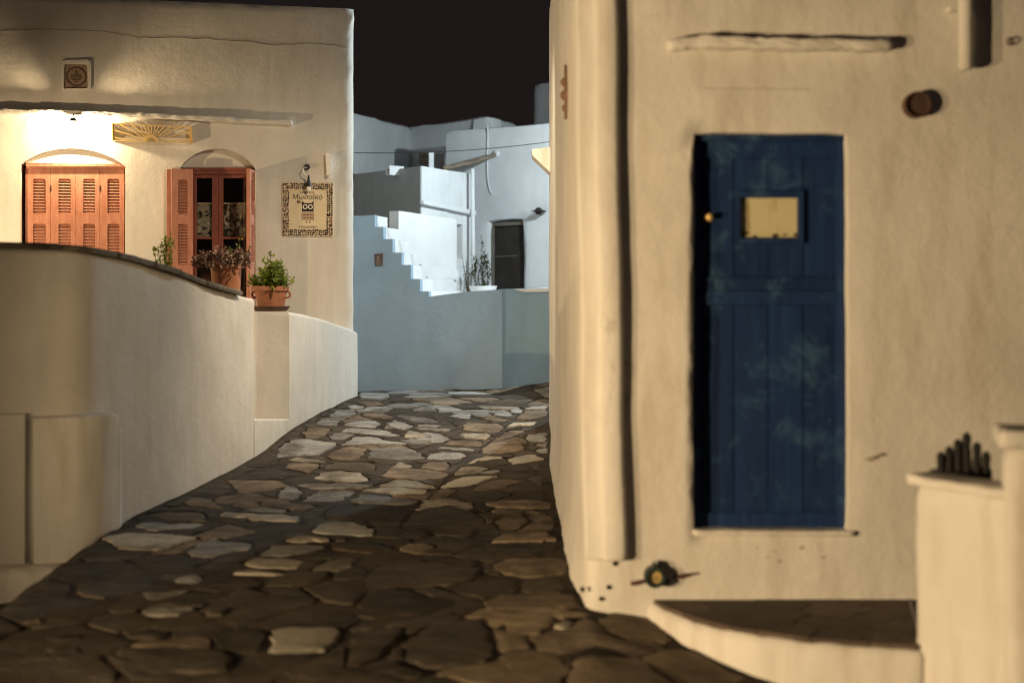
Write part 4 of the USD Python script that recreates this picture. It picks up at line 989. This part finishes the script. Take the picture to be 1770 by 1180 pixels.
# ------------------------------------------------------------------ plants
def leaf(c, d, L, w):
    d = d / np.linalg.norm(d); s = np.cross(d, [0, 0, 1.0]) if abs(d[2]) < .95 else np.array([1.0, 0, 0]); s /= np.linalg.norm(s)
    n_ = np.cross(s, d)
    return np.array([c, c + d * L * .5 + s * w * .5 + n_ * L * .06, c + d * L, c + d * L * .5 - s * w * .5 + n_ * L * .06]), np.array([[0, 1, 2], [0, 2, 3]])
def leaves(lst):
    V_, F_ = [], []; o = 0
    for v_, f_ in lst: V_.append(v_); F_.append(f_ + o); o += len(v_)
    return trimesh.Trimesh(np.vstack(V_), np.vstack(F_), process=False)
def rdir(r): 
    d = r.normal(size=3); return d / np.linalg.norm(d)
POT = [(.001, 0), (.104, 0), (.112, .02), (.130, .13), (.136, .155), (.150, .158), (.153, .19), (.146, .196), (.132, .196), (.128, .165), (.001, .16)]
def pot(parent, c, s, mat_='terracotta'):
    return part(parent, 'pot', lathe([(r * s, z * s) for r, z in POT], c, 32), mat_, 40)
# basil pot on niche pier
pc = np.array([*xy(468.5, 12.42), W2[0][2] + .004])
PT = thing('potted_basil', 'terracotta pot of bright green basil on the wall end beside the niche', 'potted plant', pc)
part(PT, 'saucer', lathe([(.001, 0), (.13, 0), (.158, .028), (.165, .044), (.155, .044), (.13, .016), (.001, .014)], pc, 32), 'dark_clay', 40)
p1 = pot(PT, pc + [0, 0, .016], 1.03)
for sx in (-1, 1):
    hb = trimesh.creation.torus(.026, .010, 14, 8); hb = orient(hb, (0, 1, 0), pc + [sx * .142, 0, .145])
    part(p1, 'handle', hb, 'terracotta', True)
part(PT, 'soil', lathe([(.001, .178), (.13, .178), (.13, .17), (.001, .17)], pc, 20), 'soil')
r1 = np.random.default_rng(3); lst = []; stems = []
for k in range(46):
    a = r1.random() * 6.28; rad = .20 * math.sqrt(r1.random()); tipz = .455 - rad * .95 + r1.normal(0, .028)
    tip_ = pc + [rad * math.cos(a) * 1.0, rad * math.sin(a) * .9, tipz]; root = pc + [rad * .35 * math.cos(a), rad * .35 * math.sin(a), .18]
    stems.append(tube([root, (root + tip_) / 2 + [0, 0, .02], tip_], .0028, 4))
    for j in range(24):
        t = .25 + .75 * j / 23; c_ = root + (tip_ - root) * t + r1.normal(0, .015, 3); d_ = rdir(r1) + (tip_ - root) * 1.5 + [0, 0, .15]
        lst.append(leaf(c_, d_, r1.uniform(.032, .056), r1.uniform(.024, .038)))
part(PT, 'stems', stems, 'twig'); part(PT, 'foliage', leaves(lst), 'basil_leaf', kind='stuff')
# dried flower pot on wall
i_ = int(np.argmin(np.abs((W1[:, 0] / W1[:, 1] * F + 885) - 397)))
c2 = np.array([*xy(391, W1[i_, 1] + .32), W1[i_, 2] + .0])
PF = thing('potted_flowers', 'terracotta pot of faded pinkish flowers on the sloping wall top', 'potted plant', c2)
c2b = c2 + [0, 0, -.02]
part(PF, 'pot', lathe([(.001, 0), (.105, 0), (.118, .2), (.125, .205), (.125, .235), (.112, .235), (.105, .2), (.001, .19)], c2b, 30), 'terracotta', 40)
r2 = np.random.default_rng(5); lst, lst2, stems = [], [], []
for k in range(64):
    a = r2.random() * 6.28; rad = .20 * math.sqrt(r2.random()); lean = -.05
    tip_ = c2b + [rad * math.cos(a) + lean * rad * 5 * (math.cos(a) < 0), rad * math.sin(a) * .8, .37 - rad * .6 + r2.normal(0, .022)]; root = c2b + [rad * .3 * math.cos(a), rad * .3 * math.sin(a), .2]
    stems.append(tube([root, tip_], .0025, 4))
    for j in range(26): lst.append(leaf(tip_ + r2.normal(0, .017, 3), rdir(r2), r2.uniform(.018, .032), r2.uniform(.014, .024)))
for k in range(3):
    root = c2b + [.04 + .03 * k, .03, .22]; tip_ = root + [.05 * (k - .4), .02, .16 + .06 * (k == 1)]
    stems.append(tube([root, tip_], .0025, 4))
    for j in range(16): lst2.append(leaf(root + (tip_ - root) * (.3 + .7 * j / 15) + r2.normal(0, .006, 3), rdir(r2) + [0, 0, .4], .035, .014))
part(PF, 'stems', stems, 'twig'); part(PF, 'flower_heads', leaves(lst), 'flower_dry', kind='stuff'); part(PF, 'foliage', leaves(lst2), 'basil_leaf', kind='stuff')
# leafy plant on the terrace
def shrub(name, label, cx, cy, z0, z1, spread, nst, nl, lf, seed, mat_, lean=0.0):
    r = np.random.default_rng(seed); b = np.array([cx, cy, z0]); T = thing(name, label, 'plant', b)
    st, ls = [], []
    for k in range(nst):
        a = r.random() * 6.28; rad = spread * r.random(); hgt = (z1 - z0) * r.uniform(.55, 1.0) * (1 if k else 1.0)
        root = b + [rad * .2 * math.cos(a), rad * .2 * math.sin(a), 0]; tip_ = b + [rad * math.cos(a) + lean * hgt, rad * math.sin(a), hgt if k else z1 - z0]
        md = (root + tip_) / 2 + r.normal(0, spread * .15, 3); st.append(tube([root, md, tip_], [.005, .004, .002], 5))
        for j in range(nl):
            t = r.uniform(.12, 1.0); c_ = root + (md - root) * 2 * t if t < .5 else md + (tip_ - md) * (2 * t - 1)
            ls.append(leaf(c_ + r.normal(0, .01, 3), rdir(r) + [0, 0, .35], lf * r.uniform(.6, 1.2), lf * r.uniform(.25, .45)))
    part(T, 'stems', st, 'twig'); part(T, 'foliage', leaves(ls), mat_, kind='stuff'); return T
q = at(283, 460, 11.4)
shrub('terrace_plant', 'thin leafy plant growing behind the wall left of the open shutter', q[0], q[1], CH - .6, at(283, 400, 11.4)[2], .13, 9, 110, .055, 11, 'basil_leaf')
q = at(832, 500, 18.0)
shrub('slender_shrub', 'slender dark leaved shrub beside the dark door on the upper terrace', q[0], q[1], CH - .1, at(828, 410, 18.0)[2], .19, 8, 54, .06, 12, 'dark_leaf')
q = at(811, 500, 17.6)
shrub('wispy_shrub', 'wispy thin stemmed shrub at the corner of the cube house', q[0], q[1], CH - .1, at(806, 438, 17.6)[2], .10, 6, 16, .045, 13, 'dark_leaf')
q = at(835, 507, 17.0)
PB = thing('white_planter', 'low white planter under the slender shrub behind the retaining wall', 'planter', q)
part(PB, 'trough', lathe([(.001, 0), (.14, 0), (.17, .09), (.15, .09), (.13, .06), (.001, .06)], q, 20), 'far_plaster', 40)

# ------------------------------------------------------------------ flagstones
Zo = {'A': (480, 670, 5.9), 'B': (700, 660, 5.9), 'C': (140, 820, 4.917), 'D': (380, 820, 4.917), 'E': (660, 820, 4.917), 'F': (0, 980, 3.933), 'G': (400, 980, 3.933), 'H': (800, 980, 3.218)}
ST = '''A s 845 50 1130 70 1140 90 1040 130 830 120
A s 715 195 770 180 880 205 860 220 740 225
A b 790 145 1040 155 1110 185 930 195
A s 525 290 620 235 790 235 800 270 755 300 540 303
A b 860 265 930 252 1080 275 1180 310 1165 328 1050 322 870 295
A s 1220 295 1440 295 1640 350 1640 368 1470 365 1330 340
A s 370 390 440 320 540 308 715 320 610 360 600 390 480 395
A s 670 375 780 345 940 335 1065 375 1010 412 830 412 720 400
A s 1115 375 1190 340 1280 360 1385 400 1310 435 1200 425
A s 1070 415 1110 388 1180 425 1080 425
A s 1400 390 1540 380 1695 390 1680 410 1460 405
A s 1390 420 1520 413 1770 430 1765 455 1600 445 1440 437
A b 245 480 310 425 480 420 545 430 490 480 400 525 265 515
A s 510 520 570 475 700 470 775 490 690 535 545 537
A s 630 455 720 425 1100 448 1240 495 1190 503 900 480
A p 1285 490 1340 445 1410 455 1555 500 1525 520 1300 512
A s 655 590 790 505 960 503 1130 550 1315 575 1260 588 950 585 780 600
A s 1250 545 1350 525 1600 565 1580 580 1340 580
A s 0 640 60 575 190 525 600 575 600 600 440 690 0 710
A b 500 710 620 640 680 620 895 625 890 660 800 750 560 740
A s 930 725 945 640 1060 622 1280 622 1360 640 1480 690 1480 735 1200 738
A b 470 840 560 775 860 770 990 785 1000 830 960 855 640 848
A p 370 935 450 880 640 865 830 878 920 940 925 960 740 970 620 955 440 955
A p 95 740 190 715 330 735 510 765 300 765
A b 60 810 110 765 300 770 425 790 400 830 310 890
A b 1060 920 1150 840 1300 830 1600 850 1770 880 1700 930 1400 945
A p 1140 820 1250 772 1370 800 1380 822 1200 830
A b 1440 825 1530 770 1740 765 1750 830 1650 855
A p 180 995 300 985 700 980 990 1015 870 1040 500 1050 270 1030
A s 0 1090 100 1020 160 1020 250 1085 195 1145 0 1145
A s 220 1160 350 1110 350 1090 470 1060 820 1065 640 1165 330 1170
A p 1000 1010 1220 955 1450 965 1620 1020 1440 1030
A p 870 1055 960 1035 1300 1030 1540 1055 1480 1085 1150 1090
D s 1110 240 1190 185 1560 205 1700 230 1600 270 1300 255
B s 80 290 180 255 330 290 320 310 70 300
B s 430 360 560 330 670 340 670 385 590 380
B b 740 365 870 350 1060 395 1040 410 880 405
B s 870 310 1000 295 1110 345 1080 365 920 345
B s 1070 290 1150 280 1200 290 1190 320 1090 325
B b 590 430 950 430 1010 480 920 530 600 500
B p 510 545 580 525 840 535 880 555 830 590 600 580
B p 1020 475 1090 425 1360 412 1330 445 1160 455
B b 920 600 1060 500 1280 490 1180 530 1020 600
B b 390 645 480 605 720 600 800 640 780 670 600 660
B s 320 680 350 668 600 680 720 700 700 715 520 705
B s 215 780 280 745 390 725 590 735 620 745 560 795 330 800 230 800
B b 780 735 800 690 900 625 1160 615 1220 665 1200 700 980 735
B s 1215 590 1260 540 1450 520 1450 605 1280 615
B s 1310 655 1450 620 1450 665
B s 1310 700 1450 685 1450 725 1370 725
B p 700 805 790 770 1000 760 1030 780 910 800 760 820 650 850
B p 1060 790 1170 765 1320 745 1430 795 1240 825 1080 850
B p 490 960 560 870 700 868 850 895 730 940
B s 760 940 850 912 970 910 930 940
B p 340 1090 430 1030 560 980 940 965 760 1030 640 1070
B b 670 1130 690 1090 850 1020 1040 1005 1180 1030 1000 1085
B b 280 1170 330 1120 440 1095 530 1110 460 1165 300 1180
B b 1130 390 1230 295 1450 290 1450 360 1300 385
B p 1220 285 1290 258 1450 250 1450 285
B p 680 265 740 250 1100 255 1190 275 1080 285 800 275
C b 605 360 680 330 980 322 1060 350 1055 410 760 395
C s 440 435 540 420 760 430 900 420 1065 430 960 465 760 490 600 485
C p 60 590 180 540 420 500 640 510 990 540 850 590 690 655 320 635
C s 905 665 960 620 1130 550 1200 570 1440 600 1440 640 1270 670 1110 715 930 700
D p 0 355 30 330 280 345 560 350 680 370 670 410 400 400
C b 850 240 960 210 1060 215 1160 260 1210 310 1080 285 900 275
D b 335 270 350 230 460 240 800 265 800 295 700 315 480 285
D s 210 310 380 285 570 310 540 330 330 325
D s 460 165 560 110 620 110 700 165 650 215 560 212
D s 770 490 810 450 920 410 1100 410 1320 480 1280 520 1200 530 900 510
D d 880 330 1000 280 1500 280 1620 320 1550 400 1200 400 900 370
D p 540 570 690 530 860 540 970 560 900 575 620 583
D s 330 680 440 620 650 600 890 620 720 685 500 700 350 695
D p 190 775 280 730 540 720 740 745 650 795 400 805
D p 780 830 880 760 1060 720 1150 730 1130 800 1000 835
D p 90 860 190 830 320 825 580 855 520 865
D d 940 635 970 590 1250 590 1470 630 1300 680 1120 660
E b 150 650 210 595 380 595 450 610 420 660 260 680
G d 910 140 950 30 1080 -20 1250 -30 1500 -5 1680 20 1660 80 1490 125 1150 140
G d 840 270 920 180 1020 155 1200 160 1300 200 1500 210 1520 260 1300 320 1000 360 860 360
G p 260 520 275 440 320 420 730 425 690 530 640 570 290 600 265 580
G d 800 560 830 450 1080 415 1180 425 1000 640 850 690 770 690
G d 1170 530 1200 490 1350 410 1690 350 1770 450 1770 640 1500 680 1300 690 1220 650
G d 890 700 980 650 1130 660 1350 740 1200 760
C s 780 915 820 890 980 860 1040 910 1020 935 800 925
C s 520 1015 700 1010 940 985 880 1020 600 1080 555 1070
D d 50 1090 130 980 260 980 420 1030 340 1090
E d 140 460 290 330 560 290 750 330 880 390 860 440 500 480
E p 300 310 360 232 600 228 770 250 765 300 700 305 560 275 400 292
E b 870 260 1000 235 1240 220 1440 240 1430 290 1000 290
E b 960 400 1060 350 1200 310 1200 370 1260 400 1150 470 990 465
E b 1270 420 1440 370 1470 440 1420 490 1140 490
E b 900 590 1000 520 1400 500 1490 560 1200 575
E d 860 640 900 600 1470 580 1500 620 1300 670 1040 700
E b 920 820 1040 740 1500 720 1640 790 1500 860 1200 880
E b 860 1080 1000 1040 1500 1000 1640 1050 1660 1130 1300 1150 900 1150
H c 740 300 800 270 1080 240 1150 330 1130 430 950 420 830 380
H p 500 340 560 290 610 310 580 350
H c 210 290 480 260 520 330 380 380 250 360
F d 290 500 400 485 560 505 420 520
F d 280 580 540 560 520 595 330 600
F s 960 300 1080 270 1360 295 1200 335 1000 335
F d 1390 330 1440 295 1560 295 1500 335
F d 760 560 1100 550 1480 570 1600 640 1500 720 1000 730 860 650
F d 830 440 1000 430 1180 465 1080 490 850 480
F d 150 380 260 360 270 395 170 400'''
SM = {'s': 'slate_stone', 'b': 'brown_stone', 'p': 'pale_stone', 'd': 'dark_stone', 'c': 'worn_cement'}  # in the foreground, d also carries the shade in its tone
stones = []
for line in ST.splitlines():
    f_ = line.split(); ox, oy_, sc_ = Zo[f_[0]]; q = np.array(f_[2:], float).reshape(-1, 2) / sc_ + [ox, oy_]
    P_ = Polygon([on_ground(a, b) for a, b in q]).buffer(0)
    P_ = max(getattr(P_, 'geoms', [P_]), key=lambda g: g.area)
    if P_.area > .004: stones.append((P_, SM[f_[1]], 1))
# keep traced stones from overlapping
clean, taken = [], Polygon()
for P_, m_, t_ in stones:
    P_ = P_.difference(taken.buffer(.012))
    if P_.is_empty: continue
    P_ = max(getattr(P_, 'geoms', [P_]), key=lambda g: g.area)
    if P_.area > .004: clean.append((P_, m_, t_)); taken = taken.union(P_)
left_edge = [tuple(p[:2]) for p in W1[20:]] + [tuple(p[:2]) for p in W2]
region = Polygon([(-3.4, 7.9), (-3.6, 5.0), (1.15, 5.0), (1.05, 6.1), (.66, 6.6), (.33, 6.82), (.27, 8.0), (.26, 12.9), (2.5, 13.2), (2.5, 17.5), xy(945, 16.3), (-.15, 15.55), (-1.74, 15.9)] + left_edge[::-1][:-2]).buffer(0).buffer(-.035)
pts_, tries = [], 0
r4 = np.random.default_rng(12)
while tries < 14000:
    tries += 1
    p = np.array([r4.uniform(-3.5, 2.2), r4.uniform(5.0, 17)])
    dm = .29 if p[1] > 8 else .33
    if all((abs(p[0] - q_[0]) / 1.0) ** 2 + ((p[1] - q_[1]) / 1.15) ** 2 > dm * dm for q_ in pts_): pts_.append(p)
free = region.difference(taken.buffer(.016))
for c_ in vor_cells(np.array(pts_), region):
    c_ = c_.buffer(-.006 - .014 * r4.random()).intersection(free)
    for g_ in getattr(c_, 'geoms', [c_]):
        g_ = g_.buffer(-.012).buffer(.012)
        g_ = max(getattr(g_, 'geoms', [g_]), key=lambda q: q.area) if not g_.is_empty else g_
        if g_.is_empty or g_.area < .012: continue
        cx_, cy_ = g_.centroid.coords[0]
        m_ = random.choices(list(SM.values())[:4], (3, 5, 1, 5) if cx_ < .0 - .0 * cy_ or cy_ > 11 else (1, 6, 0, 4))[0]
        if cy_ < 11.2: m_ = 'dark_stone' if r4.random() < (.93 if cx_ < .05 or cy_ > 9.3 else .25) else 'brown_stone'  # near stones mostly dark: foreground shade put into their colour
        if cx_ > -.05 and cy_ < 7.6 and r4.random() < .8: m_ = 'worn_cement'  # real cement here, made paler to stand in for the lamplight
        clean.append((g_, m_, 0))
def stone_mesh(P_, i, hgt):
    r = np.random.default_rng(1000 + i)
    ring = np.array(P_.exterior.coords)[:-1]
    if Polygon(ring).exterior.is_ccw is False: ring = ring[::-1]
    per = P_.length; n = int(np.clip(per / .05, 12, 34))
    L = P_.exterior; pr_ = np.array([L.interpolate(t * per).coords[0] for t in (np.arange(n) / n)])
    if not Polygon(pr_).exterior.is_ccw: pr_ = pr_[::-1]
    pr_ += r.normal(0, .009, pr_.shape)
    cen = pr_.mean(0); size = math.sqrt(P_.area)
    def inset(d): 
        v_ = pr_ - cen; l = np.linalg.norm(v_, axis=1, keepdims=True); return cen + v_ * np.clip(1 - d / np.maximum(l, .03), .3, 1)
    tx, ty = r.normal(0, .014, 2)
    def z(q_, up): return ground_z(q_[:, 0], q_[:, 1]) + up + (q_[:, 0] - cen[0]) * tx + (q_[:, 1] - cen[1]) * ty
    r0, r1_, r2_, r3_ = pr_, inset(.004), inset(.014), inset(size * .22)
    nz = lambda q_, a: a * (meshkit.noise(np.column_stack([q_ * 6, np.full(len(q_), i)])) - .5)
    rings = [np.column_stack([r0, z(r0, -.03)]), np.column_stack([r1_, z(r1_, hgt * .75)]), np.column_stack([r2_, z(r2_, hgt) + nz(r2_, .010)]), np.column_stack([r3_, z(r3_, hgt + .003) + nz(r3_, .012)])]
    Vv = np.vstack(rings + [np.array([[*cen, z(cen[None], hgt + .003)[0]]])]); Ff = []
    for k in range(3):
        for j in range(n):
            a, b = k * n + j, k * n + (j + 1) % n
            Ff += [[a, b, b + n], [a, b + n, a + n]]
    for j in range(n): Ff.append([3 * n + j, 3 * n + (j + 1) % n, 4 * n])
    return trimesh.Trimesh(Vv, np.array(Ff), process=False)
def rank(s):
    c_ = s[0].centroid; return -s[0].area / c_.y ** 3
traced = [s for s in clean if s[2]]; rest = sorted([s for s in clean if not s[2]], key=rank)
keep = traced + rest[:300 - len(traced)]; more = rest[300 - len(traced):]
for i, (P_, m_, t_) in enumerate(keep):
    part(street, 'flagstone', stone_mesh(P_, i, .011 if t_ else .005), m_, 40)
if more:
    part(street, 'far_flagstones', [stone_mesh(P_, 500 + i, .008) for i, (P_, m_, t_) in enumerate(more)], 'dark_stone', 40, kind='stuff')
# drain joint: a thin dark groove strip following the lane
gj = [on_ground(a, b) for a, b in ((940, 697), (915, 712), (890, 733), (868, 752), (845, 765), (828, 781), (805, 800), (780, 822), (760, 838), (745, 858), (722, 880))]
gjp = LineString(gj).buffer(.012)
gm = trimesh.creation.extrude_polygon(gjp, .004, engine='earcut'); gm.vertices[:, 2] += ground_z(gm.vertices[:, 0], gm.vertices[:, 1]) + .004
part(street, 'drain_joint', gm, 'ground_mortar')

# ------------------------------------------------------------------ lamps out of view
def lantern(name, label, foot, hgt, col, power, mat_):
    """globe-less post lamp: a small bulb under a wide hood"""
    T = thing(name, label, 'lamp', foot); f_ = np.array(foot, float)
    part(T, 'post', tube([f_ + [0, .3, -.3], f_ + [0, .3, hgt + .25]], [.05, .035], 12), 'black_iron', True)
    part(T, 'base', lathe([(.001, 0), (.11, 0), (.10, .05), (.06, .10), (.06, .16), (.001, .16)], f_ + [0, .3, 0], 16), 'black_iron', 40)
    part(T, 'arm', tube([f_ + [0, .3, hgt + .22], f_ + [0, .15, hgt + .30], f_ + [0, 0, hgt + .26]], .016, 8), 'black_iron', True)
    part(T, 'hood', lathe([(.001, hgt + .26), (.03, hgt + .24), (.16, hgt + .12), (.155, hgt + .115), (.001, hgt + .2)], f_, 16), 'black_iron', 40)
    part(T, 'bulb', lathe([(.001, hgt + .13), (.022, hgt + .11), (.026, hgt + .07), (.001, hgt + .045)], f_, 12), mat_, True)
    L_ = UsdLux.SphereLight.Define(stage, T + '/light')
    L_.AddTranslateOp().Set(Gf.Vec3d(0, 0, hgt)); L_.CreateRadiusAttr(.035); L_.CreateIntensityAttr(power); L_.CreateColorAttr(Gf.Vec3f(*col)); L_.CreateNormalizeAttr(True)
    return T
def floodlight(name, label, foot, hgt, aim, col, power, cone):
    T = thing(name, label, 'lamp', foot, group='floodlights on the lower lane'); f_ = np.array(foot, float); h_ = f_ + [0, 0, hgt]
    d = np.array(aim, float) - h_; d /= np.linalg.norm(d)
    part(T, 'post', tube([f_ + [0, 0, -.3], h_ - d * .16 - [0, 0, .02]], [.05, .035], 12), 'black_iron', True)
    sh_ = lathe([(.001, -.15), (.06, -.14), (.09, -.05), (.12, .0), (.115, .0), (.08, -.05), (.001, -.12)], (0, 0, 0), 20)
    part(T, 'reflector', orient(sh_, d, h_ - d * .03), 'black_iron', 40)
    b_ = trimesh.creation.icosphere(2, .03); b_.apply_translation(h_ - d * .09)
    part(T, 'bulb', b_, 'bulb_warm', True)
    L_ = UsdLux.SphereLight.Define(stage, T + '/light')
    z_ = -d; x_ = np.cross([0, 0, 1.0], z_); x_ /= np.linalg.norm(x_); y_ = np.cross(z_, x_)
    L_.AddTransformOp().Set(Gf.Matrix4d(*x_, 0, *y_, 0, *z_, 0, *(h_ - f_ + d * .02), 1))
    L_.CreateRadiusAttr(.04); L_.CreateIntensityAttr(power); L_.CreateColorAttr(Gf.Vec3f(*col)); L_.CreateNormalizeAttr(True)
    sa = UsdLux.ShapingAPI.Apply(L_.GetPrim()); sa.CreateShapingConeAngleAttr(cone); sa.CreateShapingConeSoftnessAttr(1.0)
    return T
AIM = (.6, 6.8, 1.0)
for (fx, fy), lz, pw, lab in (((-4.3, 1.6), CH - .75, 1.0, 'black floodlight on a short post by the lower lane, nearer the corner house'), ((-5.6, 2.3), CH - .75, .7, 'black floodlight on a short post at the far left of the lower lane')):
    gz_ = float(ground_z(fx, fy)); floodlight('floodlight', lab, (fx, fy, gz_), lz - gz_, AIM, WARM, LAMP_DOWNHILL * pw, 36.0)
fx, fy = -5.6, 11.9
lantern('terrace_lamp', 'black post lamp with warm light on the terrace behind the garden wall', (fx, fy, CH - .58), .85, (1.0, .72, .40), LAMP_TERRACE, 'bulb_warm')
fx, fy = 1.3, 15.25; gz_ = float(ground_z(fx, fy))
lantern('alley_lamp', 'black post lamp with cool white light behind the corner house', (fx, fy, gz_), CH + 2.3 - gz_, COOL, LAMP_ALLEY, 'bulb_cool')
# bracket lamp on the alley side of the corner house, above the picture
by = 10.3; bz = CH + 2.42
T = thing('bracket_lamp', 'black bracket lamp high on the alley side of the corner house', 'lamp', (.33, by, bz))
part(T, 'plate', box((.30, by, bz + .2), (.03, .12, .2)), 'black_iron')
part(T, 'arm', tube([(.30, by, bz + .24), (.1, by, bz + .32), (-.14, by, bz + .24)], .014, 8), 'black_iron', True)
part(T, 'hood', lathe([(.001, .24), (.03, .22), (.16, .10), (.155, .095), (.001, .18)], (-.14, by, bz), 16), 'black_iron', 40)
part(T, 'bulb', lathe([(.001, .12), (.022, .10), (.026, .06), (.001, .04)], (-.14, by, bz), 12), 'bulb_warm', True)
src = np.array([-.14, by, bz]); d_ = np.array([-1.5, 12.8, .8]) - src; d_ /= np.linalg.norm(d_)
L_ = UsdLux.SphereLight.Define(stage, T + '/light')
z_ = -d_; x_ = np.cross([0, 0, 1.0], z_); x_ /= np.linalg.norm(x_); y_ = np.cross(z_, x_)
L_.AddTransformOp().Set(Gf.Matrix4d(*x_, 0, *y_, 0, *z_, 0, -.47, 0, 0, 1))
L_.CreateRadiusAttr(.035); L_.CreateIntensityAttr(LAMP_HOUSE); L_.CreateColorAttr(Gf.Vec3f(1.0, .79, .53)); L_.CreateNormalizeAttr(True)
sa = UsdLux.ShapingAPI.Apply(L_.GetPrim()); sa.CreateShapingConeAngleAttr(50.0); sa.CreateShapingConeSoftnessAttr(1.0)
